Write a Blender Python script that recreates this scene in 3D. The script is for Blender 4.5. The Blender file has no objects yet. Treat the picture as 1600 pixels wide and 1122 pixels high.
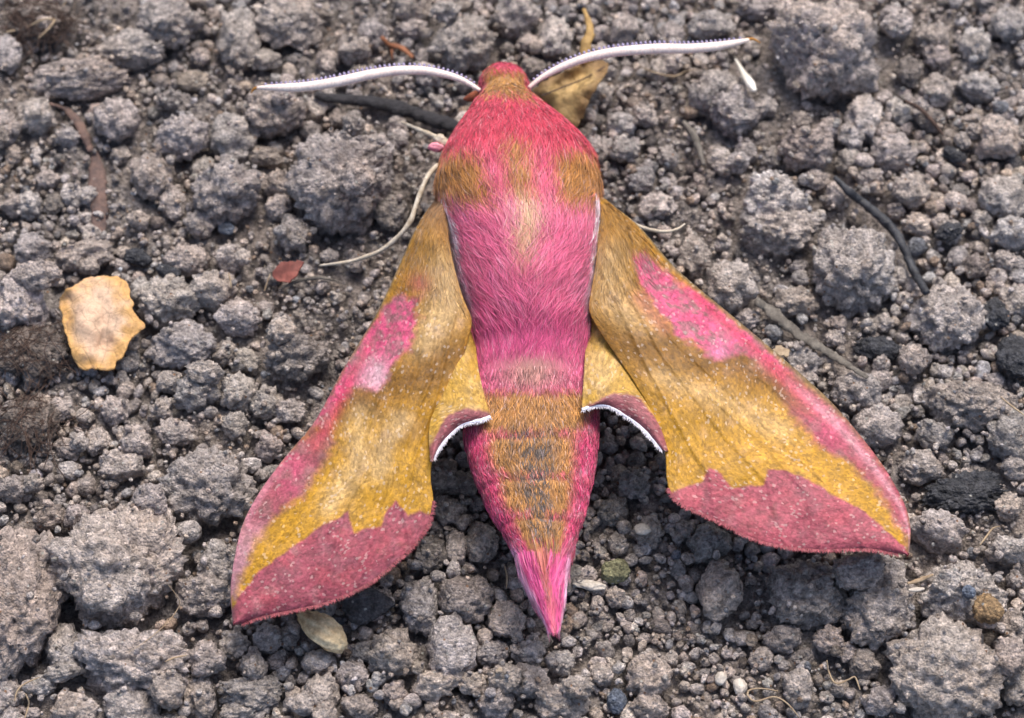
# A pink and ochre hawk moth resting on crumbly garden soil.  1 Blender unit = 1 cm.
import bpy, math, random
import numpy as np
from mathutils import Vector, Matrix

random.seed(7)
RNG = np.random.default_rng(11)
SC = bpy.context.scene
COL = SC.collection
SC.unit_settings.scale_length = 0.01
R = math.radians

# ------------------------------------------------------------------ camera
W0, H0 = 1600.0, 1122.0
PITCH = R(60)
DIST = 16.0
U = 0.004                      # cm per photo pixel at the focus distance
FPX = DIST / U
FWD = np.array([0, math.cos(PITCH), -math.sin(PITCH)])
UPV = np.array([0, math.sin(PITCH), math.cos(PITCH)])
RGT = np.array([1.0, 0, 0])
CAM = -FWD * DIST + np.array([0, 0, 0.15])
cam_d = bpy.data.cameras.new("camera")
cam = bpy.data.objects.new("camera", cam_d)
COL.objects.link(cam)
cam.location = CAM
cam.rotation_euler = (math.pi / 2 - PITCH, 0, 0)
cam_d.sensor_width = 36.0
cam_d.lens = 36.0 * FPX / W0
cam_d.clip_start = 0.1
cam_d.clip_end = 2000
cam_d.dof.use_dof = True
cam_d.dof.focus_distance = 15.55
cam_d.dof.aperture_fstop = 0.55
SC.camera = cam

# ------------------------------------------------------------------ light
SUN_EL, SUN_AZ = R(58), R(18)  # azimuth measured from +Y towards +X
wd = bpy.data.worlds.new("World")
SC.world = wd
wd.use_nodes = True
wn = wd.node_tree.nodes
wl = wd.node_tree.links
sky = wn.new("ShaderNodeTexSky")
sky.sky_type = 'NISHITA'
sky.sun_disc = False
sky.sun_elevation = SUN_EL
sky.sun_rotation = SUN_AZ
sky.dust_density = 4.0
sky.ozone_density = 1.0
wl.new(sky.outputs[0], wn["Background"].inputs[0])
wn["Background"].inputs[1].default_value = 0.105
sd = bpy.data.lights.new("sun", 'SUN')
sd.energy = 1.75
sd.angle = R(30)
sd.color = (1.0, 0.93, 0.84)
sun = bpy.data.objects.new("sun", sd)
COL.objects.link(sun)
sv = Vector((math.cos(SUN_EL) * math.sin(SUN_AZ), math.cos(SUN_EL) * math.cos(SUN_AZ), math.sin(SUN_EL)))
sun.rotation_euler = sv.to_track_quat('Z', 'Y').to_euler()
sun.location = sv * 40
SC.view_settings.view_transform = 'Standard'
SC.view_settings.look = 'None'
SC.view_settings.gamma = 1.0
SC.view_settings.exposure = 0.95


# ------------------------------------------------------------------ helpers
def unproj(px, py, z):
    """photo pixel(s) -> point(s) on the horizontal plane at height z"""
    px, py, z = np.broadcast_arrays(np.asarray(px, float), np.asarray(py, float), np.asarray(z, float))
    d = FWD + RGT * ((px - W0 / 2) / FPX)[..., None] - UPV * ((py - H0 / 2) / FPX)[..., None]
    t = (z - CAM[2]) / d[..., 2]
    return CAM + d * t[..., None]


def proj(P):
    v = np.asarray(P, float) - CAM
    w = v @ FWD
    return W0 / 2 + FPX * (v @ RGT) / w, H0 / 2 - FPX * (v @ UPV) / w


def lin(c):
    c = np.asarray(c, float) / 255.0
    return np.where(c <= 0.04045, c / 12.92, ((c + 0.055) / 1.055) ** 2.4)


def smooth(a, b, x):
    t = np.clip((x - a) / (b - a), 0, 1)
    return t * t * (3 - 2 * t)


def _hash(ix, iy, iz, s):
    h = (ix.astype(np.int64) * 374761393 + iy.astype(np.int64) * 668265263 + iz.astype(np.int64) * 2147483647 + s * 974711) & 0xFFFFFFFF
    h = ((h ^ (h >> 13)) * 1274126177) & 0xFFFFFFFF
    h = ((h ^ (h >> 16)) * 2246822519) & 0xFFFFFFFF
    return ((h ^ (h >> 15)) & 0xFFFFFF) / float(0xFFFFFF)


def vnoise(P, s=0):
    P = np.asarray(P, float)
    i = np.floor(P).astype(np.int64)
    f = P - i
    f = f * f * f * (f * (f * 6 - 15) + 10)
    out = np.zeros(len(P))
    for dx in (0, 1):
        wx = f[:, 0] if dx else 1 - f[:, 0]
        for dy in (0, 1):
            wy = f[:, 1] if dy else 1 - f[:, 1]
            for dz in (0, 1):
                wz = f[:, 2] if dz else 1 - f[:, 2]
                out += wx * wy * wz * _hash(i[:, 0] + dx, i[:, 1] + dy, i[:, 2] + dz, s)
    return out * 2 - 1


def fbm(P, s=0, octv=4, gain=0.5):
    a, t, o = 1.0, 0.0, 0.0
    for k in range(octv):
        o = o + a * vnoise(P * (2.03 ** k), s + k * 17)
        t += a
        a *= gain
    return o / t


def worley(P, s=0):
    i = np.floor(P).astype(np.int64)
    best = np.full(len(P), 9.0)
    for dx in (-1, 0, 1):
        for dy in (-1, 0, 1):
            for dz in (-1, 0, 1):
                cx, cy, cz = i[:, 0] + dx, i[:, 1] + dy, i[:, 2] + dz
                q = np.stack([cx + _hash(cx, cy, cz, s), cy + _hash(cx, cy, cz, s + 1), cz + _hash(cx, cy, cz, s + 2)], 1)
                best = np.minimum(best, ((P - q) ** 2).sum(1))
    return np.sqrt(best)


def n2(px, py, scale, s=0, octv=3):
    P = np.stack([np.ravel(px) / scale, np.ravel(py) / scale, np.full(np.size(px), 0.37 + s)], 1)
    return fbm(P, s, octv).reshape(np.shape(px))


def mesh_np(name, V, F, mat=None, smooth_sh=True, color=None, cname='Col'):
    """V (n,3); F (m,3) or (m,4) int"""
    V = np.ascontiguousarray(V, dtype=np.float32)
    F = np.ascontiguousarray(F, dtype=np.int32)
    me = bpy.data.meshes.new(name)
    me.vertices.add(len(V))
    me.vertices.foreach_set('co', V.ravel())
    k = F.shape[1]
    me.loops.add(F.size)
    me.loops.foreach_set('vertex_index', F.ravel())
    me.polygons.add(len(F))
    me.polygons.foreach_set('loop_start', np.arange(0, F.size, k, dtype=np.int32))
    me.polygons.foreach_set('loop_total', np.full(len(F), k, dtype=np.int32))
    me.update(calc_edges=True)
    if smooth_sh:
        me.polygons.foreach_set('use_smooth', np.ones(len(F), dtype=bool))
    if color is not None:
        c = np.ones((len(V), 4), dtype=np.float32)
        c[:, :3] = color
        a = me.color_attributes.new(cname, 'FLOAT_COLOR', 'POINT')
        a.data.foreach_set('color', c.ravel())
    if mat:
        me.materials.append(mat)
    me.validate()
    return me


def add(name, me, parent=None, loc=None):
    o = bpy.data.objects.new(name, me)
    COL.objects.link(o)
    if parent:
        o.parent = parent
    if loc is not None:
        o.location = loc
    return o


def tag(o, label=None, cat=None, group=None, kind=None):
    if label:
        o['label'] = label
    if cat:
        o['category'] = cat
    if group:
        o['group'] = group
    if kind:
        o['kind'] = kind
    return o


def resample(pts, n):
    """smooth curve through pts (n samples by arc length, Catmull-Rom)"""
    P = np.asarray(pts, float)
    Q = np.vstack([2 * P[0] - P[1], P, 2 * P[-1] - P[-2]])
    out = []
    for k in range(1, len(Q) - 2):
        t = np.linspace(0, 1, 24, endpoint=False)[:, None]
        a, b, c, d = Q[k - 1], Q[k], Q[k + 1], Q[k + 2]
        out.append(0.5 * (2 * b + (c - a) * t + (2 * a - 5 * b + 4 * c - d) * t ** 2 + (3 * b - a - 3 * c + d) * t ** 3))
    C = np.vstack(out + [P[-1:]])
    s = np.concatenate([[0], np.cumsum(np.linalg.norm(np.diff(C, axis=0), axis=1))])
    u = np.linspace(0, s[-1], n)
    return np.stack([np.interp(u, s, C[:, k]) for k in range(C.shape[1])], 1)


def tube(C, rad, sides=10, flat=1.0, rough=0.0, seed=0, capped=True):
    """tube along C (n,3) with radii rad (n,); flat squashes it vertically"""
    C = np.asarray(C, float)
    n = len(C)
    rad = np.broadcast_to(np.asarray(rad, float), (n,))
    T = np.gradient(C, axis=0)
    T /= np.linalg.norm(T, axis=1)[:, None] + 1e-9
    upv = np.array([0, 0, 1.0])
    S = np.cross(T, upv)
    S /= np.linalg.norm(S, axis=1)[:, None] + 1e-9
    N = np.cross(S, T)
    a = np.linspace(0, 2 * math.pi, sides, endpoint=False)
    V = C[:, None] + rad[:, None, None] * (np.cos(a)[None, :, None] * S[:, None] + flat * np.sin(a)[None, :, None] * N[:, None])
    V = V.reshape(-1, 3)
    if rough:
        nz = fbm(V * (0.9 / max(rad.mean(), 1e-4)), seed, 4)
        ctr = np.repeat(C, sides, 0)
        V = ctr + (V - ctr) * (1 + rough * nz)[:, None]
    F = []
    for i in range(n - 1):
        for j in range(sides):
            F.append((i * sides + j, i * sides + (j + 1) % sides, (i + 1) * sides + (j + 1) % sides, (i + 1) * sides + j))
    V = np.vstack([V, C[0] - T[0] * rad[0] * .4, C[-1] + T[-1] * rad[-1] * .4])
    e0, e1 = n * sides, n * sides + 1
    for j in range(sides):
        F.append((e0, (j + 1) % sides, j, j))
        b = (n - 1) * sides
        F.append((e1, b + j, b + (j + 1) % sides, b + (j + 1) % sides))
    return V, F


def mesh_py(name, V, F, mat, color=None, smooth_sh=True, cname='Col'):
    me = bpy.data.meshes.new(name)
    F = [tuple(dict.fromkeys(int(x) for x in f)) for f in F]
    me.from_pydata([tuple(map(float, v)) for v in V], [], F)
    me.polygons.foreach_set('use_smooth', np.full(len(F), smooth_sh))
    if color is not None:
        c = np.ones((len(V), 4), dtype=np.float32)
        c[:, :3] = color
        a = me.color_attributes.new(cname, 'FLOAT_COLOR', 'POINT')
        a.data.foreach_set('color', c.ravel())
    me.materials.append(mat)
    return me


_ico = {}


def ico(level):
    if level not in _ico:
        import bmesh
        bm = bmesh.new()
        bmesh.ops.create_icosphere(bm, subdivisions=level, radius=1.0)
        V = np.array([v.co[:] for v in bm.verts])
        F = np.array([[v.index for v in f.verts] for f in bm.faces])
        bm.free()
        _ico[level] = (V, F)
    return _ico[level]


def poly_sd(px, py, poly):
    """signed distance (negative inside) of points to a polygon, in photo pixels"""
    P = np.stack([np.ravel(px), np.ravel(py)], 1)
    Q = np.asarray(poly, float)
    d = np.full(len(P), 1e9)
    ins = np.zeros(len(P), bool)
    for k in range(len(Q)):
        a, b = Q[k - 1], Q[k]
        e = b - a
        w = P - a
        t = np.clip((w @ e) / (e @ e + 1e-9), 0, 1)
        d = np.minimum(d, ((w - t[:, None] * e) ** 2).sum(1))
        c = (a[1] > P[:, 1]) != (b[1] > P[:, 1])
        xi = e[0] * (P[:, 1] - a[1]) / (e[1] if abs(e[1]) > 1e-9 else 1e-9) + a[0]
        ins ^= c & (P[:, 0] < xi)
    d = np.sqrt(d)
    return np.where(ins, -d, d).reshape(np.shape(px))


def seg_d(px, py, pts):
    P = np.stack([np.ravel(px), np.ravel(py)], 1)
    d = np.full(len(P), 1e9)
    for a, b in zip(np.asarray(pts, float)[:-1], np.asarray(pts, float)[1:]):
        e = b - a
        t = np.clip(((P - a) @ e) / (e @ e + 1e-9), 0, 1)
        d = np.minimum(d, ((P - a - t[:, None] * e) ** 2).sum(1))
    return np.sqrt(d).reshape(np.shape(px))


def blend(c, col, m):
    return c * (1 - m[..., None]) + np.asarray(col) * m[..., None]


# ------------------------------------------------------------------ materials
class NT:
    def __init__(self, name):
        self.m = bpy.data.materials.new(name)
        self.m.use_nodes = True
        self.t = self.m.node_tree
        self.p = self.t.nodes['Principled BSDF']

    def n(self, kind, **kw):
        o = self.t.nodes.new(kind)
        for k, v in kw.items():
            if k in o.inputs:
                o.inputs[k].default_value = v
            else:
                setattr(o, k, v)
        return o

    def l(self, a, b):
        self.t.links.new(a, b)

    def math(self, op, a, b=None, c=None):
        o = self.n('ShaderNodeMath', operation=op)
        for i, x in enumerate((a, b, c)):
            if x is None:
                continue
            if isinstance(x, (int, float)):
                o.inputs[i].default_value = x
            else:
                self.l(x, o.inputs[i])
        return o.outputs[0]

    def mix(self, mode, fac, a, b):
        o = self.n('ShaderNodeMix', data_type='RGBA', blend_type=mode)
        for i, x in ((0, fac), (6, a), (7, b)):
            if isinstance(x, (int, float)):
                o.inputs[i].default_value = x
            elif isinstance(x, tuple):
                o.inputs[i].default_value = (*x, 1)
            else:
                self.l(x, o.inputs[i])
        return o.outputs[2]

    def ramp(self, v, a, b, lo=0.0, hi=1.0):
        o = self.n('ShaderNodeMapRange')
        o.inputs[1].default_value, o.inputs[2].default_value = a, b
        o.inputs[3].default_value, o.inputs[4].default_value = lo, hi
        self.l(v, o.inputs[0])
        return o.outputs[0]


def soil_material(name, source, wet=0.0):
    """source 'object' reads the object's own colour, 'Col' a per-crumb colour attribute"""
    t = NT(name)
    pos = t.n('ShaderNodeNewGeometry').outputs['Position']
    if source == 'object':
        tone = t.n('ShaderNodeObjectInfo').outputs['Color']
    else:
        tone = t.n('ShaderNodeVertexColor', layer_name='Col').outputs[0]
    big = t.n('ShaderNodeTexNoise', Scale=2.2, Detail=4.0)
    mid = t.n('ShaderNodeTexNoise', Scale=17.0, Detail=8.0, Roughness=0.68)
    cell = t.n('ShaderNodeTexVoronoi', Scale=48.0)
    fine = t.n('ShaderNodeTexNoise', Scale=95.0, Detail=4.0, Roughness=0.7)
    spk = t.n('ShaderNodeTexVoronoi', Scale=26.0)
    for x in (big, mid, cell, fine, spk):
        t.l(pos, x.inputs['Vector'])
    sep = t.n('ShaderNodeSeparateColor')
    t.l(cell.outputs['Color'], sep.inputs[0])
    val = t.math('MULTIPLY', t.ramp(mid.outputs[0], 0.30, 0.72, 0.36, 1.75), t.ramp(sep.outputs[0], 0, 1, 0.72, 1.3))  # grain tone, with lit crests of the relief painted lighter than its hollows
    val = t.math('MULTIPLY', val, t.ramp(fine.outputs[0], 0.25, 0.75, 0.7, 1.3))
    hue = t.mix('MIX', t.ramp(big.outputs[0], 0.35, 0.65), (1.04, 0.995, 0.95), (0.985, 1.0, 1.015))
    c = t.mix('MULTIPLY', 1.0, tone, hue)
    comb = t.n('ShaderNodeCombineColor')
    for i in range(3):
        t.l(val, comb.inputs[i])
    c = t.mix('MULTIPLY', 1.0, c, comb.outputs[0])
    # pale mineral grains and a few rusty ones set in the soil
    s2 = t.n('ShaderNodeSeparateColor')
    t.l(spk.outputs['Color'], s2.inputs[0])
    near = t.math('LESS_THAN', spk.outputs['Distance'], 0.24)
    c = t.mix('MIX', t.math('MULTIPLY', near, t.math('GREATER_THAN', s2.outputs[0], 0.90)), c, (0.56, 0.54, 0.5))
    c = t.mix('MIX', t.math('MULTIPLY', near, t.math('GREATER_THAN', s2.outputs[1], 0.965)), c, (0.32, 0.19, 0.12))
    t.l(c, t.p.inputs['Base Color'])
    t.p.inputs['Roughness'].default_value = 0.86
    t.p.inputs['Specular IOR Level'].default_value = 0.35
    rg = t.ramp(mid.outputs[0], 0.3, 0.7, 0.62, 0.95)
    t.l(rg, t.p.inputs['Roughness'])
    h = t.math('ADD', t.math('MULTIPLY', mid.outputs[0], 1.5), t.math('MULTIPLY', cell.outputs['Distance'], -0.55))
    h = t.math('ADD', h, t.math('MULTIPLY', fine.outputs[0], 0.35))
    b = t.n('ShaderNodeBump', Strength=1.0, Distance=0.05)
    t.l(h, b.inputs['Height'])
    t.l(b.outputs[0], t.p.inputs['Normal'])
    return t.m


def plain_material(name, col, rough=0.7, var=0.35, scale=20.0, bump=0.3, col2=None, sheen=0.0, stretch=None):
    """mottled matter: two colours mixed by noise, with fine relief"""
    t = NT(name)
    tc = t.n('ShaderNodeTexCoord').outputs['Object']
    if stretch:
        mp = t.n('ShaderNodeMapping')
        mp.inputs['Scale'].default_value = stretch
        t.l(tc, mp.inputs[0])
        tc = mp.outputs[0]
    a = t.n('ShaderNodeTexNoise', Scale=scale, Detail=7.0, Roughness=0.65)
    t.l(tc, a.inputs['Vector'])
    c1 = tuple(float(x) for x in col)
    c2 = tuple(float(x) for x in (col2 if col2 is not None else np.asarray(col) * (1 - var)))
    f = t.n('ShaderNodeTexNoise', Scale=scale * 5, Detail=5.0, Roughness=0.7)
    t.l(tc, f.inputs['Vector'])
    fv = t.ramp(f.outputs[0], 0.3, 0.7, 0.72, 1.25)
    fc = t.n('ShaderNodeCombineColor')
    for i in range(3):
        t.l(fv, fc.inputs[i])
    t.l(t.mix('MULTIPLY', 1.0, t.mix('MIX', t.ramp(a.outputs[0], 0.32, 0.68), c2, c1), fc.outputs[0]), t.p.inputs['Base Color'])
    t.p.inputs['Roughness'].default_value = rough
    t.p.inputs['Specular IOR Level'].default_value = 0.35
    if sheen:
        t.p.inputs['Sheen Weight'].default_value = sheen
    b = t.n('ShaderNodeBump', Strength=bump, Distance=0.02)
    t.l(a.outputs[0], b.inputs['Height'])
    t.l(b.outputs[0], t.p.inputs['Normal'])
    return t.m


def wing_material(name):
    """colour attribute broken up by rows of tiny overlapping scales"""
    t = NT(name)
    col = t.n('ShaderNodeVertexColor', layer_name='Col').outputs[0]
    uv = t.n('ShaderNodeAttribute', attribute_name='wuv').outputs['Vector']
    mp = t.n('ShaderNodeMapping')
    mp.inputs['Scale'].default_value = (1.0, 1.35, 1.0)
    t.l(uv, mp.inputs[0])
    sc = t.n('ShaderNodeTexVoronoi', Scale=56.0)
    fi = t.n('ShaderNodeTexNoise', Scale=30.0, Detail=6.0, Roughness=0.7)
    md = t.n('ShaderNodeTexNoise', Scale=6.0, Detail=5.0, Roughness=0.6)
    for x in (sc, fi, md):
        t.l(mp.outputs[0], x.inputs['Vector'])
    sp = t.n('ShaderNodeSeparateColor')
    t.l(sc.outputs['Color'], sp.inputs[0])
    v = t.math('MULTIPLY', t.ramp(sp.outputs[0], 0, 1, 0.74, 1.26), t.ramp(fi.outputs[0], 0.28, 0.72, 0.68, 1.32))
    v = t.math('MULTIPLY', v, t.ramp(md.outputs[0], 0.3, 0.7, 0.86, 1.16))
    cb = t.n('ShaderNodeCombineColor')
    for i in range(3):
        t.l(v, cb.inputs[i])
    c = t.mix('MULTIPLY', 1.0, col, cb.outputs[0])
    painted_glint = t.math('GREATER_THAN', sp.outputs[1], 0.95)  # a few scales painted paler as glints in the base colour
    c = t.mix('MIX', t.math('MULTIPLY', painted_glint, 0.2), c, (0.85, 0.74, 0.66))
    t.l(c, t.p.inputs['Base Color'])
    t.p.inputs['Roughness'].default_value = 0.48
    t.p.inputs['Specular IOR Level'].default_value = 0.3
    t.p.inputs['Sheen Weight'].default_value = 0.08
    t.p.inputs['Sheen Roughness'].default_value = 0.4
    h = t.math('ADD', t.math('MULTIPLY', sp.outputs[2], 0.5), fi.outputs[0])
    b = t.n('ShaderNodeBump', Strength=0.6, Distance=0.010)
    t.l(h, b.inputs['Height'])
    t.l(b.outputs[0], t.p.inputs['Normal'])
    return t.m


def fur_material(name):
    t = NT(name)
    col = t.n('ShaderNodeVertexColor', layer_name='Col').outputs[0]
    t.l(col, t.p.inputs['Base Color'])
    t.p.inputs['Roughness'].default_value = 0.55
    t.p.inputs['Specular IOR Level'].default_value = 0.35
    t.p.inputs['Sheen Weight'].default_value = 0.3
    return t.m


M_CLOD = soil_material('soil_clod_surface', 'object')
M_CRUMB = soil_material('soil_crumb_surface', 'Col')
M_WING = wing_material('wing_scales')
M_FUR = fur_material('moth_fur')

# ------------------------------------------------------------------ soil: shapes
SOIL = np.array([0.490, 0.430, 0.400])


def clod_shape(seed, level, cuts=3, rough=1.0, grain=1.0):
    V, F = ico(level)
    rs = np.random.default_rng(seed)
    P = V + rs.uniform(-50, 50, 3)
    q = V.copy()
    r = 1 + 0.30 * rough * fbm(P * 1.25, seed, 3)
    r += 0.30 * rough * (0.42 - worley(P * 1.9, seed + 3))
    q = q * r[:, None]
    for _ in range(cuts):                                   # broken faces
        n = rs.normal(size=3)
        n /= np.linalg.norm(n)
        d = rs.uniform(0.62, 0.9)
        ex = np.maximum(q @ n - d, 0)
        q -= n * (ex * 0.65)[:, None]
    P2 = q * 1.0 + rs.uniform(-50, 50, 3)
    nrm = q / np.linalg.norm(q, axis=1)[:, None]
    h = 0.22 * (0.45 - worley(P2 * 3.9 * grain, seed + 5))
    if level >= 3:
        h += 0.13 * (0.45 - worley(P2 * 8.0 * grain, seed + 7)) + 0.05 * fbm(P2 * 7, seed + 9, 3)
    if level >= 4:
        h += 0.075 * (0.45 - worley(P2 * 15 * grain, seed + 11))
    if level >= 5:
        h += 0.04 * (0.45 - worley(P2 * 30, seed + 13))
    q += nrm * (h * rough)[:, None]
    q -= q.mean(0)
    q /= np.abs(q).max(0)
    return q, F


# height map of what has been laid down so far
GX0, GX1, GY0, GY1, GS = -5.2, 5.2, -4.4, 5.4, 0.012
gx = np.arange(GX0, GX1, GS)
gy = np.arange(GY0, GY1, GS)
GXX, GYY = np.meshgrid(gx, gy)


def ground_h(x, y):
    x, y = np.asarray(x, float), np.asarray(y, float)
    P = np.stack([x.ravel(), y.ravel(), np.zeros(x.size)], 1)
    h = 0.06 * fbm(P * 1.1, 5, 3) + 0.05 * fbm(P * 4.5, 8, 3)
    return h.reshape(x.shape) - 0.27


HM = ground_h(GXX, GYY)
G0 = HM.copy()


def window(x, y, rx, ry):
    i0, i1 = int((y - ry - GY0) / GS), int((y + ry - GY0) / GS) + 2
    j0, j1 = int((x - rx - GX0) / GS), int((x + rx - GX0) / GS) + 2
    i0, j0 = max(i0, 0), max(j0, 0)
    return slice(i0, max(i1, i0 + 1)), slice(j0, max(j1, j0 + 1))


def deposit(x, y, rx, ry, rz, ang, sink, pct=60, write=True):
    """rest an ellipsoid on what lies below it; returns its centre height"""
    rr = max(rx, ry)
    wi, wj = window(x, y, rr, rr)
    X, Y, Hh = GXX[wi, wj] - x, GYY[wi, wj] - y, HM[wi, wj]
    if Hh.size == 0:
        return None
    ca, sa = math.cos(ang), math.sin(ang)
    e = ((X * ca + Y * sa) / rx) ** 2 + ((-X * sa + Y * ca) / ry) ** 2
    m = e < 1
    if not m.any():
        m = e <= e.min()
    base = np.percentile(Hh[m], pct)
    z = base + rz * sink
    if write:
        top = z + rz * 0.92 * np.sqrt(np.clip(1 - e, 0, 1))
        HM[wi, wj] = np.where(m, np.maximum(Hh, top), Hh)
    return z


# ------------------------------------------------------------------ ground sheet
def axis(lo, hi):
    mid = np.arange(lo, hi, 0.024)
    out = np.array([0.06, .15, .3, .5, .8, 1.2, 2, 4, 8, 16, 35, 70, 130, 220.0])
    return np.concatenate([lo - out[::-1], mid, mid[-1] + out])


axx, axy = axis(-3.9, 3.9), axis(-3.0, 3.7)
XX, YY = np.meshgrid(axx, axy)
ZZ = ground_h(XX, YY)
Pg = np.stack([XX.ravel(), YY.ravel(), XX.ravel() * 0], 1)
rel = 0.09 * (0.45 - worley(Pg * 6, 4)) + 0.055 * (0.45 - worley(Pg * 13, 14)) + 0.02 * fbm(Pg * 22, 6, 2)
ZZ = ZZ + rel.reshape(XX.shape) - 0.02
idx = np.arange(XX.size).reshape(XX.shape)
Fq = np.stack([idx[:-1, :-1], idx[:-1, 1:], idx[1:, 1:], idx[1:, :-1]], -1).reshape(-1, 4)
me = mesh_np('ground', np.stack([XX, YY, ZZ], -1).reshape(-1, 3), Fq, M_CRUMB, color=SOIL * 0.6)  # soil colour darkened to paint deeper shade into the gaps between clods
tag(add('ground', me), 'crumbly garden soil under everything, darkened as painted shade between clods', kind='structure')

# ------------------------------------------------------------------ moth: heights of wings (needed to keep soil below them)
MOTH_AREA = [(690, 300), (655, 346), (537, 577), (404, 771), (360, 925), (365, 975), (508, 945), (618, 880), (675, 815),
             (700, 700), (725, 690), (760, 810), (807, 895), (860, 1003), (890, 900), (920, 790), (940, 660), (1010, 690),
             (1050, 780), (1174, 845), (1280, 860), (1420, 870), (1416, 794), (1340, 674), (1194, 535), (1050, 415),
             (960, 322), (935, 240), (830, 140), (790, 100), (745, 130), (690, 240)]

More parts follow.
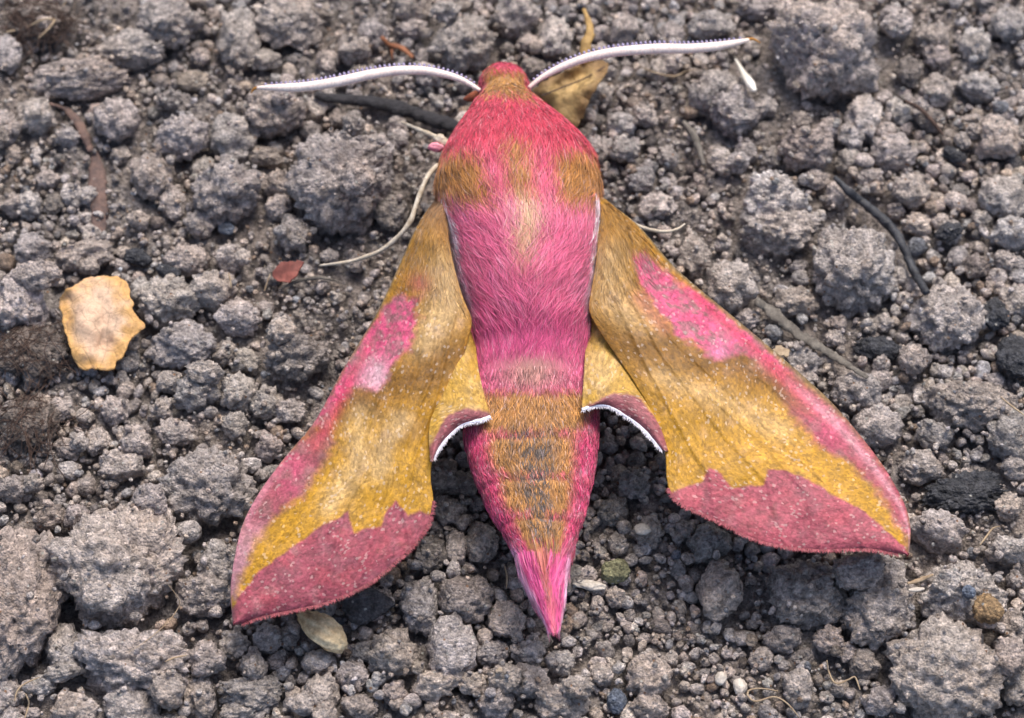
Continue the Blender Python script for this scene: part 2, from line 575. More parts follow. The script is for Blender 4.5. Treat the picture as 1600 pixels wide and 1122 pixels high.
# ------------------------------------------------------------------ soil clods read off the photograph
# centre x, y, half width, half height (photo pixels), turn (degrees), tone, lift
CL = [
    (57, 183, 31, 28), (182, 190, 38, 34), (112, 307, 20, 22), (265, 155, 22, 18, 0, .6), (314, 90, 17, 15),
    (372, 65, 38, 50, 0, 1.05), (130, 125, 85, 32, 12, 1.0), (205, 82, 66, 32, 14), (262, 35, 56, 45, 0, .95),
    (285, 215, 46, 40), (365, 215, 42, 50, 0, 1.0), (235, 275, 39, 42), (270, 318, 23, 28), (312, 352, 25, 23),
    (355, 300, 58, 48), (430, 175, 50, 44), (435, 290, 28, 30), (415, 245, 28, 18), (537, 283, 88, 76, 20, 1.0),
    (415, 95, 30, 20), (450, 35, 60, 45, 0, 1.1), (25, 320, 22, 20), (75, 280, 20, 15), (12, 85, 26, 32),
    (105, 215, 23, 18), (440, 150, 19, 15), (460, 365, 30, 30), (8, 200, 20, 32, 0, 1.1), (215, 345, 20, 18),
    (725, 70, 58, 52, 0, .95), (806, 25, 43, 35), (866, 60, 32, 40, 0, 1.1), (973, 50, 33, 23, 0, 1.1), (580, 53, 29, 26),
    (553, 77, 28, 25), (646, 15, 32, 26), (696, 15, 26, 20), (643, 45, 31, 16), (1006, 180, 21, 20), (970, 195, 25, 21),
    (950, 233, 18, 17), (983, 237, 19, 18), (1043, 247, 20, 19), (1026, 323, 33, 25, 0, 1.15), (563, 330, 29, 30, 0, .95),
    (613, 335, 30, 28, 0, .8), (1046, 57, 26, 21), (1050, 92, 22, 13), (1000, 280, 24, 20), (940, 150, 22, 22),
    (1189, 13, 43, 19), (1292, 78, 108, 84, -8, 1.25, .40), (1362, 128, 32, 40, 0, 1.2),
    (1110, 40, 41, 26), (1116, 130, 41, 36), (1146, 175, 50, 38), (1263, 235, 48, 38, 0, .85),
    (1166, 240, 20, 18), (1203, 247, 18, 16), (1120, 240, 19, 16), (1206, 300, 56, 40, 0, 1.2), (1213, 362, 70, 44, 0, 1.0, .3),
    (1333, 420, 62, 70, 0, 1.15, .35), (1456, 63, 31, 28, 0, 1.05), (1523, 72, 26, 28), (1463, 140, 29, 29, 0, 1.1),
    (1530, 137, 36, 26, 0, 1.1), (1400, 178, 25, 23), (1560, 220, 38, 35, 0, 1.2), (1392, 240, 42, 26, 0, 1.1),
    (1360, 277, 25, 16, 0, 1.2), (1423, 300, 32, 30), (1566, 310, 41, 36, 0, 1.1), (1582, 365, 41, 26, 0, 1.2),
    (1419, 113, 26, 30, 0, .5), (1333, 200, 23, 22), (1520, 192, 26, 15), (1400, 30, 30, 24), (1575, 40, 32, 30),
    (27, 477, 46, 52, 0, 1.3), (50, 390, 36, 26), (57, 432, 42, 22), (133, 400, 50, 27, 10, 1.0), (217, 437, 22, 22),
    (263, 474, 53, 35, 0, 1.15), (333, 454, 38, 32), (290, 540, 60, 36, 0, .85), (373, 497, 38, 30), (353, 553, 22, 20),
    (437, 517, 26, 20), (463, 560, 56, 38, 15, .75), (320, 580, 30, 18), (307, 614, 38, 28), (264, 597, 21, 20),
    (370, 614, 29, 30), (417, 630, 26, 26), (367, 664, 22, 22), (180, 641, 23, 24), (153, 690, 21, 24), (213, 694, 27, 27),
    (277, 677, 36, 22), (253, 640, 20, 19), (190, 730, 36, 25), (322, 765, 74, 66, 0, .95, .35), (455, 645, 25, 18),
    (387, 565, 22, 18), (293, 407, 38, 26), (360, 404, 26, 25), (420, 700, 24, 20), (95, 640, 22, 20), (105, 700, 28, 16, -35, .8),
    (1140, 450, 43, 42, 0, 1.1), (1480, 500, 62, 52, 0, 1.15, .3), (1240, 474, 40, 21), (1340, 612, 40, 33, 0, 1.2), (1366, 668, 43, 30),
    (1516, 632, 72, 42, 0, 1.0), (1255, 565, 31, 22, 0, .9), (1440, 732, 36, 26, 0, .8), (1376, 572, 15, 14), (1588, 475, 26, 26, 0, 1.1),
    (1580, 682, 42, 40, 0, .75), (1086, 400, 28, 36), (1430, 560, 24, 22, 0, .7), (1460, 680, 30, 24, 0, .85),
    (28, 930, 70, 122, 0, 1.1, .3), (182, 885, 102, 86, 0, 1.05, .35), (347, 882, 36, 36), (318, 930, 46, 31), (97, 1002, 28, 33),
    (215, 1037, 88, 56, 0, 1.05, .3), (200, 1088, 42, 30), (260, 1077, 27, 28, 0, .8), (310, 1087, 27, 34), (323, 1032, 31, 26),
    (395, 1040, 22, 22), (395, 1082, 46, 28), (420, 1000, 25, 24), (497, 1035, 25, 19), (500, 1087, 29, 31), (73, 795, 24, 20, 0, .65),
    (113, 790, 21, 20), (233, 780, 26, 26), (100, 1045, 33, 14, 15), (67, 1072, 23, 16), (117, 1112, 42, 26), (260, 1118, 36, 18),
    (367, 1114, 31, 15), (25, 765, 30, 22, 0, .7), (367, 1008, 23, 20), (10, 1085, 22, 26),
    (703, 798, 25, 22, 0, .9), (673, 868, 27, 30, 0, .55), (713, 858, 18, 32), (753, 850, 29, 35), (726, 937, 43, 38, 0, .7),
    (656, 947, 29, 42), (790, 968, 29, 31), (613, 1027, 39, 36), (703, 1018, 41, 48, 0, 1.05, .4),
    (676, 1056, 38, 20), (770, 1021, 29, 20), (826, 1021, 25, 21), (790, 1058, 25, 22), (830, 1068, 29, 25), (876, 1035, 23, 19),
    (880, 1100, 39, 28), (776, 1098, 29, 22), (616, 1082, 21, 18), (1010, 1058, 38, 30, 0, .95), (900, 1075, 26, 18), (940, 1055, 19, 18),
    (1013, 1105, 31, 20), (740, 1068, 22, 18), (716, 757, 34, 20, 0, .8), (550, 1060, 26, 22), (560, 1105, 30, 20, 0, .7),
    (1110, 850, 35, 30, 0, .85), (1126, 925, 36, 49, 0, .95), (1262, 930, 60, 50, 0, .8), (1376, 942, 58, 70, 0, 1.0, .35),
    (1340, 892, 40, 25), (1226, 982, 29, 20, 0, .85), (1296, 1000, 23, 19), (1330, 1003, 19, 16), (1480, 1055, 88, 76, 0, 1.1, .35),
    (1500, 928, 66, 48, 0, 1.15), (1466, 830, 45, 32, 0, 1.1), (1576, 860, 33, 23, 0, 1.1), (1582, 1025, 25, 28), (1588, 978, 26, 25),
    (1588, 1072, 26, 30), (1246, 1075, 22, 27), (1380, 1080, 28, 22), (1190, 1030, 20, 18), (990, 760, 26, 22, 0, .8), (960, 800, 24, 22, 0, .75),
    (1010, 830, 26, 20, 0, .8), (690, 740, 24, 22, 0, .7),
]

LANDMARKS = [('the yellow leaf fragment', 152, 505), ('the curved black twig', 1380, 350), ('the charred stick', 600, 170),
             ('the dry curled leaf', 910, 150), ('the small white seed', 1165, 115), ('the tan seed husk', 503, 982),
             ("the moth's tail tip", 865, 990), ('the flat grey bark sliver', 1265, 530), ('the reddish leaf scrap', 448, 423),
             ('the brown bark strip', 145, 290), ('the dark root mat', 50, 590), ('the rusty lump', 1545, 952),
             ('the blue-grey crumb', 963, 1095), ('the black charcoal lumps', 1570, 530), ('the pale looping rootlet', 1200, 1090),
             ('the tan pebble', 302, 126), ('the pale straw', 1437, 905), ('the orange wood splinter', 615, 75)]


CLODS = []


def clod_tags(o, px, py, r, tone):
    near = sorted(LANDMARKS, key=lambda m: (m[1] - px) ** 2 + (m[2] - py) ** 2)
    size = 'large' if r > 46 else ('medium' if r > 27 else 'small')
    look = 'dark ' if tone < 0.8 else ('pale ' if tone > 1.12 else 'grey-brown ')
    CLODS.append((f'{size} {look}soil clod', f'near {near[0][0]} and {near[1][0]}', r, o))


def clod_labels():
    sets = {}
    for what, where, r, o in CLODS:
        sets.setdefault((what, where), []).append((r, o))
    for (what, where), L in sets.items():
        L.sort(key=lambda a: -a[0])
        for k, (r, o) in enumerate(L):
            if len(L) == 1:
                lab = f'{what} {where}'
            elif len(L) <= 3 or k == 0:
                word = ('bigger', 'smaller')[k] if len(L) == 2 else ('biggest', 'middle-sized', 'smallest')[k]
                lab = f'{word} {what} {where}'
            else:
                lab = f'lesser {what} {where}'
            tag(o, lab, 'soil clod', f'{what}s {where}')


TEMPL = [mesh_np('soil_clod', *clod_shape(900 + k, 4, rough=1.12), M_CLOD) for k in range(30)]
UNIQ = {}
placed = []


def put_clod(px, py, rx, ry, turn=0.0, tone=1.0, lift=0.22, seed=0, tall=None):
    if rx >= 46:
        me = mesh_np('soil_clod', *clod_shape(3000 + seed, 5, cuts=3, rough=1.12, grain=rx / 62.0), M_CLOD)
    else:
        me = TEMPL[seed % len(TEMPL)]
    rs = np.random.default_rng(seed + 77)
    wx, wy = rx * U * 1.13, ry * U * 1.20
    wz = (tall or rs.uniform(0.85, 1.05)) * min(wx, wy)
    z = 0.05
    ang = R(turn)
    for k in range(3):
        p = unproj(px, py, z)
        z = deposit(p[0], p[1], wx, wy, wz, ang, lift, 55, write=(k == 2))
    o = add('soil_clod', me, loc=(p[0], p[1], z))
    o.scale = (wx, wy, wz)
    o.rotation_euler = (rs.normal(0, .12), rs.normal(0, .12), ang)
    if rx < 46:                                   # random turn of the shared shape, keeping the outline
        o.rotation_euler = (rs.normal(0, .2), rs.normal(0, .2), ang + (math.pi if rs.random() < .5 else 0))
        if rs.random() < .5:
            o.scale = (-wx, wy, wz)
            o.scale = (wx, wy, wz)
    t = tone * rs.uniform(0.86, 1.14)
    tint = 1 + rs.normal(0, 0.022) * np.array([1, 0.1, -1]) + rs.normal(0, .008, 3)
    o.color = (*(SOIL * t * tint), 1)
    clod_tags(o, px, py, (rx + ry) / 2, tone)
    placed.append((p[0], p[1], max(wx, wy)))
    return o


for k, c in enumerate(sorted(CL, key=lambda c: -c[2] * c[3])):
    c = tuple(c) + (0, 1.0, 0.46)[len(c) - 4:] if len(c) < 7 else c
    put_clod(*c, seed=k)

N_CLOD = len(CL)
# ------------------------------------------------------------------ more middle-sized clods in the gaps
PA = np.array(MOTH_AREA, float)
rs = np.random.default_rng(5)
tries = 0
while N_CLOD < 296 and tries < 8000:
    tries += 1
    px, py = rs.uniform(-10, 1610), rs.uniform(-10, 1132)
    r = rs.uniform(13, 23)
    p = unproj(px, py, 0.0)
    if poly_sd(np.array([px]), np.array([py]), PA)[0] < r + 4:
        continue
    if 880 < px < 1330 and py > 880 and rs.random() < 0.85:        # fine tilth there
        continue
    q = np.array(placed)
    if (np.hypot(q[:, 0] - p[0], q[:, 1] - p[1]) < (q[:, 2] * 0.8 + r * U * 0.75)).any():
        continue
    put_clod(px, py, r * rs.uniform(.9, 1.25), r, rs.uniform(-30, 30), float(rs.choice([.7, .9, 1, 1, 1.15])), 0.3, seed=1000 + N_CLOD)
    N_CLOD += 1

clod_labels()

# ------------------------------------------------------------------ loose crumbs (uncountable)
YLEAF = [(133, 436), (147, 432), (180, 433), (197, 441), (202, 451), (201, 462), (209, 471), (207, 484), (217, 497), (227, 511),
         (218, 519), (207, 527), (200, 541), (192, 556), (182, 566), (177, 576), (163, 579), (147, 576), (133, 579), (120, 571),
         (113, 554), (107, 534), (100, 514), (97, 491), (92, 471), (103, 454), (117, 447)]
DLEAF = [(832, 142), (850, 128), (872, 116), (900, 104), (925, 97), (947, 96), (950, 108), (944, 120), (934, 135), (922, 155),
         (912, 180), (903, 198), (893, 204), (878, 190), (862, 172), (845, 156)]
RLEAF = [(427, 424), (436, 412), (450, 409), (468, 407), (474, 411), (468, 424), (460, 434), (448, 442), (436, 440), (428, 434)]
EXCL = [(np.array(YLEAF, float), 3), (np.array(DLEAF, float), 3), (np.array(RLEAF, float), 2),
        (np.array([(495, 140), (715, 178), (715, 212), (495, 166)], float), 2),
        (np.array([(1300, 272), (1400, 340), (1456, 455), (1436, 458), (1405, 390), (1300, 290)], float), 3),
        (np.array([(1180, 462), (1360, 578), (1350, 594), (1180, 480)], float), 2),
        (np.array([(1148, 90), (1190, 140), (1170, 145)], float), 3),
        (np.array([(455, 965), (480, 950), (550, 1000), (530, 1016), (470, 1000)], float), 2),
        (np.array([(138, 240), (162, 240), (168, 330), (140, 330)], float), 2)]

TV2 = [clod_shape(100 + k, 2, cuts=7, rough=1.25)[0] for k in range(48)]
TV1 = [clod_shape(200 + k, 1, cuts=6, rough=1.1)[0] for k in range(48)]
F2i, F1i = ico(2)[1], ico(1)[1]


def rot_mats(n, rs):
    q = rs.normal(size=(n, 4))
    q /= np.linalg.norm(q, axis=1)[:, None]
    w, x, y, z = q.T
    return np.stack([np.stack([1 - 2 * (y * y + z * z), 2 * (x * y - z * w), 2 * (x * z + y * w)], -1),
                     np.stack([2 * (x * y + z * w), 1 - 2 * (x * x + z * z), 2 * (y * z - x * w)], -1),
                     np.stack([2 * (x * z - y * w), 2 * (y * z + x * w), 1 - 2 * (x * x + y * y)], -1)], 1)


def crumbs(n, rlo, rhi, seed, sink, lowest, level, top_ok=1.0):
    rs = np.random.default_rng(seed)
    X = rs.uniform(-4.5, 4.5, n * lowest).reshape(n, lowest)
    Y = rs.uniform(-3.7, 4.3, n * lowest).reshape(n, lowest)
    I = ((Y - GY0) / GS).astype(int)
    J = ((X - GX0) / GS).astype(int)
    rad = np.sort(rs.uniform(0, 1, n) ** 1.6)[::-1] * (rhi - rlo) + rlo
    cen = []
    for k in range(n):
        b = int(np.argmin(HM[I[k], J[k]] - 0.75 * G0[I[k], J[k]])) if rs.random() < top_ok else 0
        x, y = X[k, b], Y[k, b]
        r = rad[k] * U
        z = deposit(x, y, r, r, r * 0.85, 0, sink, 45)
        cen.append((x, y, z, r))
    C = np.array(cen)
    px, py = proj(C[:, :3])
    keep = np.ones(n, bool)
    inside = poly_sd(px, py, PA) < 6
    keep &= ~(inside & (C[:, 2] + C[:, 3] > 0.10))
    for poly, mg in EXCL:
        keep &= poly_sd(px, py, poly) > mg
    return C[keep]


def crumb_mesh(name, sets):
    Vs, Fs, Cs, off = [], [], [], 0
    rs = np.random.default_rng(3)
    for C, TV, TF in sets:
        n = len(C)
        RM = rot_mats(n, rs)
        pick = rs.integers(0, len(TV), n)
        T = np.stack(TV)[pick]                                      # n, v, 3
        T = T * rs.uniform(0.62, 1.2, (n, 1, 3))
        T = np.einsum('nij,nvj->nvi', RM, T)
        T[..., 2] *= 0.85
        V = T * C[:, None, 3:4] + C[:, None, :3]
        tone = rs.normal(1.0, 0.2, (n, 1)).clip(0.45, 1.6)
        col = SOIL[None] * tone * (1 + rs.normal(0, 0.04, (n, 1)) * np.array([1, 0.1, -1]) + rs.normal(0, .01, (n, 3)))
        u = rs.random(n)
        col[u < 0.045] *= 0.42                                      # charcoal specks
        col[(u > 0.045) & (u < 0.08)] = np.array([0.36, 0.27, 0.21])  # warm stony grains
        col[(u > 0.08) & (u < 0.088) & (C[:, 3] < 0.035)] = np.array([0.55, 0.53, 0.50])   # pale quartz
        col[(u > 0.088) & (u < 0.10)] = np.array([0.22, 0.23, 0.26])
        nv = T.shape[1]
        Vs.append(V.reshape(-1, 3))
        Cs.append(np.repeat(col, nv, 0))
        Fs.append((TF[None] + (np.arange(n) * nv)[:, None, None]).reshape(-1, 3) + off)
        off += n * nv
    return mesh_np(name, np.vstack(Vs), np.vstack(Fs), M_CRUMB, color=np.vstack(Cs))


def in_frame(C):
    px, py = proj(C[:, :3])
    return (px > -40) & (px < 1640) & (py > -40) & (py < 1162)


CA = crumbs(1800, 11, 20, 21, 0.35, 6, 2)
CB = crumbs(6600, 6.0, 12, 22, 0.36, 6, 2, 0.95)
CC = crumbs(13000, 3.0, 6.2, 23, 0.42, 4, 1, 0.72)
fa, fb = in_frame(CA), in_frame(CB)
cm = crumb_mesh('soil_crumbs', [(CA[fa], TV2, F2i), (CB[fb], TV2, F2i), (CA[~fa], TV1, F1i), (CB[~fb], TV1, F1i), (CC, TV1, F1i)])
tag(add('soil_crumbs', cm), 'fine grey-brown soil crumbs and grains filling the gaps between clods', 'soil', kind='stuff')


def hm(x, y, pct=70, r=0.04):
    wi, wj = window(x, y, r, r)
    return float(np.percentile(HM[wi, wj], pct))


def on_soil(px, py, lift=0.0, pct=75, r=0.05):
    z = 0.05
    for _ in range(4):
        p = unproj(px, py, z)
        z = hm(p[0], p[1], pct, r) + lift
    return unproj(px, py, z)


# ------------------------------------------------------------------ litter on the soil
def leaf_material(name):
    t = NT(name)
    col = t.n('ShaderNodeVertexColor', layer_name='Col').outputs[0]
    pos = t.n('ShaderNodeTexCoord').outputs['Object']
    f = t.n('ShaderNodeTexNoise', Scale=26.0, Detail=8.0, Roughness=0.7)
    g = t.n('ShaderNodeTexVoronoi', Scale=9.0)
    g.feature = 'DISTANCE_TO_EDGE'
    for x in (f, g):
        t.l(pos, x.inputs['Vector'])
    v = t.math('MULTIPLY', t.ramp(f.outputs[0], .3, .7, .7, 1.2), t.ramp(g.outputs['Distance'], 0.0, .06, .8, 1.0))
    cb = t.n('ShaderNodeCombineColor')
    for i in range(3):
        t.l(v, cb.inputs[i])
    t.l(t.mix('MULTIPLY', 1.0, col, cb.outputs[0]), t.p.inputs['Base Color'])
    t.p.inputs['Roughness'].default_value = 0.6
    b = t.n('ShaderNodeBump', Strength=0.6, Distance=0.02)
    t.l(v, b.inputs['Height'])
    t.l(b.outputs[0], t.p.inputs['Normal'])
    return t.m


def flat_leaf(name, poly, mat, lift=0.04, tilt=(0, 0), cup=0.0, crumple=0.03, seed=0, thick=0.012, dent=None, n=46, cols=None):
    """a thin crumpled piece with its own thickness, outline poly in photo pixels"""
    Q = np.asarray(poly, float)
    c = Q.mean(0)
    zc = on_soil(c[0], c[1], 0, 80, 0.25)[2] + lift
    B = resample(np.vstack([Q, Q[:1]]), n * 3 + 1)[:-1]
    B = B + np.stack([n2(B[:, 0], B[:, 1], 7, seed), n2(B[:, 1], B[:, 0], 7, seed + 5)], 1) * 3.6
    rings = 22
    V, F = [], []
    for k in range(rings):
        f = 1 - k / rings
        V.append(c + (B - c) * f)
    V = np.vstack(V + [c[None]])
    m = len(B)
    for k in range(rings - 1):
        for j in range(m):
            F.append((k * m + j, k * m + (j + 1) % m, (k + 1) * m + (j + 1) % m, (k + 1) * m + j))
    for j in range(m):
        F.append(((rings - 1) * m + j, (rings - 1) * m + (j + 1) % m, rings * m))
    d = (V - c) * U
    z = zc + d[:, 0] * tilt[0] - d[:, 1] * tilt[1] + cup * (d ** 2).sum(1)
    z += crumple * n2(V[:, 0], V[:, 1], 34, seed + 1, 1) + crumple * 0.22 * n2(V[:, 0], V[:, 1], 15, seed + 2, 1)
    if dent:
        for (dx, dy, rr, dz) in dent:
            z += dz * np.exp(-((V[:, 0] - dx) ** 2 + (V[:, 1] - dy) ** 2) / rr ** 2)
    lc = None
    if cols is not None:
        e = -poly_sd(V[:, 0], V[:, 1], Q) + 20 * n2(V[:, 0], V[:, 1], 26, seed + 8)
        lc = blend(np.ones((len(V), 3)) * cols[0], cols[1], smooth(0, 30, e))
        sp = smooth(.2, .5, n2(V[:, 0], V[:, 1], 7, seed + 9))
        lc = blend(lc, cols[2], sp * 0.5)
    P = unproj(V[:, 0], V[:, 1], z)
    o = add(name, mesh_py(name, P - unproj(c[0], c[1], zc), F, mat, color=lc), loc=unproj(c[0], c[1], zc))
    s = o.modifiers.new('thickness', 'SOLIDIFY')
    s.thickness = thick
    s.offset = 0
    return o


def strand(name, pts, rad, mat, lift=0.02, n=40, flat=1.0, rough=0.0, sides=8, seed=0, taper=None, heights=None):
    """a stick, rootlet or straw laid over the soil along photo points"""
    C2 = resample(pts, n)
    Z = np.array([on_soil(x, y, lift, 70, 0.06)[2] for x, y in C2])
    k = np.ones(9) / 9
    Zs = np.convolve(np.pad(Z, 4, mode='edge'), k, 'valid')
    Z = Zs if heights is None else np.interp(np.linspace(0, 1, n), np.linspace(0, 1, len(heights)), heights)
    P = unproj(C2[:, 0], C2[:, 1], Z)
    r = np.broadcast_to(rad, (n,)) * U if taper is None else np.interp(np.linspace(0, 1, n), np.linspace(0, 1, len(taper)), taper) * U
    V, F = tube(P, r, sides, flat, rough, seed)
    o0 = P[n // 2]
    return add(name, mesh_py(name, V - o0, F, mat), loc=o0)


M_LEAF = leaf_material('dead_leaf')
M_YLEAF = plain_material('yellow_dead_leaf', lin((206, 140, 62)), 0.6, scale=2.6, bump=0.5, col2=lin((186, 140, 106)))
M_DLEAF = plain_material('dry_leaf', lin((190, 156, 98)), 0.65, scale=7.0, bump=0.7, col2=lin((118, 90, 50)))
M_RLEAF = plain_material('reddish_leaf', lin((158, 92, 80)), 0.6, scale=8.0, col2=lin((120, 74, 66)))
M_CHAR = plain_material('charred_wood', lin((66, 64, 68)), 0.55, scale=16.0, bump=1.0, col2=lin((20, 19, 23)), stretch=(1, 5, 5))
M_TWIG = plain_material('black_twig', lin((66, 68, 74)), 0.55, scale=20.0, bump=0.6, col2=lin((28, 29, 34)))
M_COAL = plain_material('charcoal', lin((50, 50, 56)), 0.5, scale=22.0, bump=0.9, col2=lin((14, 15, 20)))
M_BARKG = plain_material('grey_bark', lin((128, 122, 114)), 0.85, scale=16.0, bump=0.8, col2=lin((74, 69, 64)))
M_BARKB = plain_material('brown_bark', lin((122, 98, 88)), 0.8, scale=12.0, bump=0.9, col2=lin((74, 64, 64)))
M_HUSK = plain_material('seed_husk', lin((250, 228, 186)), 0.6, scale=9.0, bump=1.0, col2=lin((156, 124, 84)))
M_SEED = plain_material('white_seed', lin((236, 230, 220)), 0.5, scale=10.0, bump=0.15, col2=lin((206, 200, 186)))
M_STRAW = plain_material('pale_rootlet', lin((176, 158, 132)), 0.7, scale=20.0, col2=lin((138, 116, 92)))
M_ROOTD = plain_material('dark_rootlet', lin((96, 76, 66)), 0.8, scale=20.0, col2=lin((54, 42, 38)))
M_RUST = plain_material('rusty_lump', lin((160, 118, 70)), 0.85, scale=14.0, bump=0.8, col2=lin((104, 78, 52)))
M_BLUE = plain_material('blue_crumb', lin((96, 108, 126)), 0.7, scale=18.0, bump=0.5, col2=lin((58, 66, 82)))
M_GREEN = plain_material('mossy_crumb', lin((134, 130, 88)), 0.8, scale=18.0, bump=0.6, col2=lin((88, 84, 58)))
M_TAN = plain_material('tan_stone', lin((158, 138, 116)), 0.7, scale=10.0, bump=0.35, col2=lin((118, 100, 86)))
M_QUARTZ = plain_material('quartz', lin((208, 200, 190)), 0.35, scale=14.0, bump=0.3, col2=lin((168, 158, 146)))
M_ORANGE = plain_material('orange_wood', lin((158, 104, 72)), 0.7, scale=14.0, bump=0.4, col2=lin((104, 66, 48)))
M_ROOTC = plain_material('root_mat_core', lin((84, 70, 64)), 0.9, scale=18.0, bump=1.0, col2=lin((44, 36, 34)))

o = flat_leaf('leaf_fragment', YLEAF, M_LEAF, 0.12, (0.05, 0.05), -0.06, 0.05, 3, dent=[(160, 542, 16, -0.05), (205, 500, 20, 0.02), (120, 500, 25, 0.03)],
              cols=(lin((210, 162, 98)), lin((210, 178, 150)), lin((160, 122, 100))))
tag(o, 'yellow orange dead leaf fragment lying on soil beside the dark root mat', 'leaf')
# dry leaf with its stalk
o = flat_leaf('dry_leaf', DLEAF, M_LEAF, 0.16, (0.15, 0.5), -0.5, 0.09, 9, dent=[(905, 125, 14, -0.06), (930, 110, 12, 0.05)],
              cols=(lin((128, 98, 58)), lin((196, 164, 108)), lin((110, 84, 48))))
tag(o, "dry curled tan brown leaf behind the moth's head under its antenna", 'leaf')
base = np.array(o.location)
C2 = resample([(918, 98), (914, 76), (922, 50), (918, 30), (912, 14)], 24)
P = unproj(C2[:, 0], C2[:, 1], np.interp(np.linspace(0, 1, 24), [0, .4, 1], [base[2] + .05, base[2] + .12, base[2] + .05]))
V, F = tube(P, np.interp(np.linspace(0, 1, 24), [0, .5, 1], [12, 8, 3]) * U, 8, 0.5, 0.35, 4)
add('leaf_stalk', mesh_py('leaf_stalk', V - base, F, M_DLEAF), parent=o)
V, F = tube(unproj(*resample([(846, 150), (880, 136), (915, 122), (945, 104)], 20).T, base[2] + 0.075), 1.3 * U, 5)
add('midrib', mesh_py('midrib', V - base, F, M_ROOTD), parent=o)
o = flat_leaf('leaf_scrap', RLEAF, M_RLEAF, 0.05, (0.2, 0.3), 0.4, 0.03, 15)
tag(o, 'small reddish pink leaf scrap on soil beside a thin pale leg', 'leaf')
o = flat_leaf('leaf_chip', [(1208, 546), (1216, 540), (1228, 544), (1234, 549), (1231, 557), (1220, 556), (1211, 553)], M_STRAW, 0.06, seed=21, crumple=0.01)
tag(o, "small pale yellowish chip beside the moth's wing edge", 'leaf')

o = strand('charred_stick', [(492, 149), (530, 155), (580, 160), (630, 172), (680, 188), (722, 202)], 11, M_CHAR, 0.02, 110, 0.8, 0.55, 16, 3, taper=[6, 10, 12, 12, 13, 12])
tag(o, 'charred black stick lying under the white antenna', 'stick')
o = strand('black_twig', [(1304, 277), (1330, 302), (1365, 330), (1398, 362), (1416, 396), (1428, 424), (1448, 458)], 7, M_TWIG, 0.05, 110, 0.9, 0.35, 12, 5, taper=[4, 7, 7.5, 8, 8, 7, 7.5, 6])
tag(o, 'thin curved black twig lying across pale soil clods', 'twig')
o = strand('bark_sliver', [(1182, 470), (1210, 490), (1245, 520), (1290, 548), (1330, 574), (1356, 590)], 10, M_BARKG, 0.01, 90, 0.45, 0.7, 14, 7, taper=[8, 10, 9, 8, 6, 4])
tag(o, 'flat grey bark sliver on the soil beside the moth wing', 'bark')
o = strand('bark_strip', [(148, 236), (152, 270), (155, 310), (156, 362)], 15, M_BARKB, -0.03, 60, 0.28, 0.4, 14, 9, taper=[5, 12, 16, 13, 15, 9])
tag(o, 'brown bark strip with an orange tinge half buried in crumbs', 'bark')
o = strand('brown_twig', [(78, 162), (104, 172), (122, 192), (134, 216), (142, 236)], 7, M_BARKB, 0.0, 40, 0.5, 0.45, 10, 11, taper=[3, 5, 8, 8, 6])
tag(o, 'short bent purplish brown twig leading to the bark strip', 'twig')
o = strand('dry_twig', [(1068, 190), (1082, 208), (1090, 226), (1100, 258)], 5, M_BARKG, 0.03, 30, 0.8, 0.4, 8, 13, taper=[4, 7, 6, 3])
tag(o, 'short knobbly grey dry twig on soil below the small white seed', 'twig')
o = strand('wood_splinter', [(596, 58), (608, 70), (626, 74), (645, 90)], 5, M_ORANGE, 0.03, 24, 0.6, 0.4, 7, 17, taper=[4, 6, 5, 3])
tag(o, 'orange brown wood splinter behind the white antenna', 'splinter')
add('prong', mesh_py('prong', *tube(np.array([(0, 0, 0), (0.005, -.04, 0.01), (0.012, -.1, -.02)]) + [-.05, 0, 0], [.014, .012, .006], 7), M_ORANGE), parent=o)

# tan husk: an open-ended shell
V, F = ico(4)
V = V.copy()
V[:, 0] *= 1 + 0.12 * np.sin(V[:, 0] * 3)
V += (V * (0.10 * fbm(V * 2.2, 3, 3) + 0.07 * fbm(V * 6, 5, 3))[:, None])
V[:, 2] -= 0.55 * np.exp(-((V[:, 0] - 1) ** 2) / .12)
V = V * (1 + 0.05 * np.sin(np.arctan2(V[:, 2], V[:, 1]) * 9 + 2 * V[:, 0]) - 0.10 * smooth(.1, .4, fbm(V * 3.5, 8, 3)))[:, None]
p = on_soil(503, 984, 0.14, 60, 0.1)
o = add('seed_husk', mesh_np('seed_husk', V * np.array([44 * U, 22 * U, 20 * U]), F, M_HUSK), loc=p)
o.rotation_euler = (0.1, 0.1, R(-36))
tag(o, 'oval tan seed husk on soil beside the wing tip', 'husk')

# white seed, a teardrop with a short stalk
o = strand('white_seed', [(1149, 92), (1156, 104), (1163, 116), (1172, 130), (1179, 142)], 4, M_SEED, 0.06, 40, 0.7, 0.06, 10, 3, taper=[1.5, 3, 4.5, 7.5, 8, 4])
tag(o, "small white teardrop seed under the moth's antenna tip", 'seed')

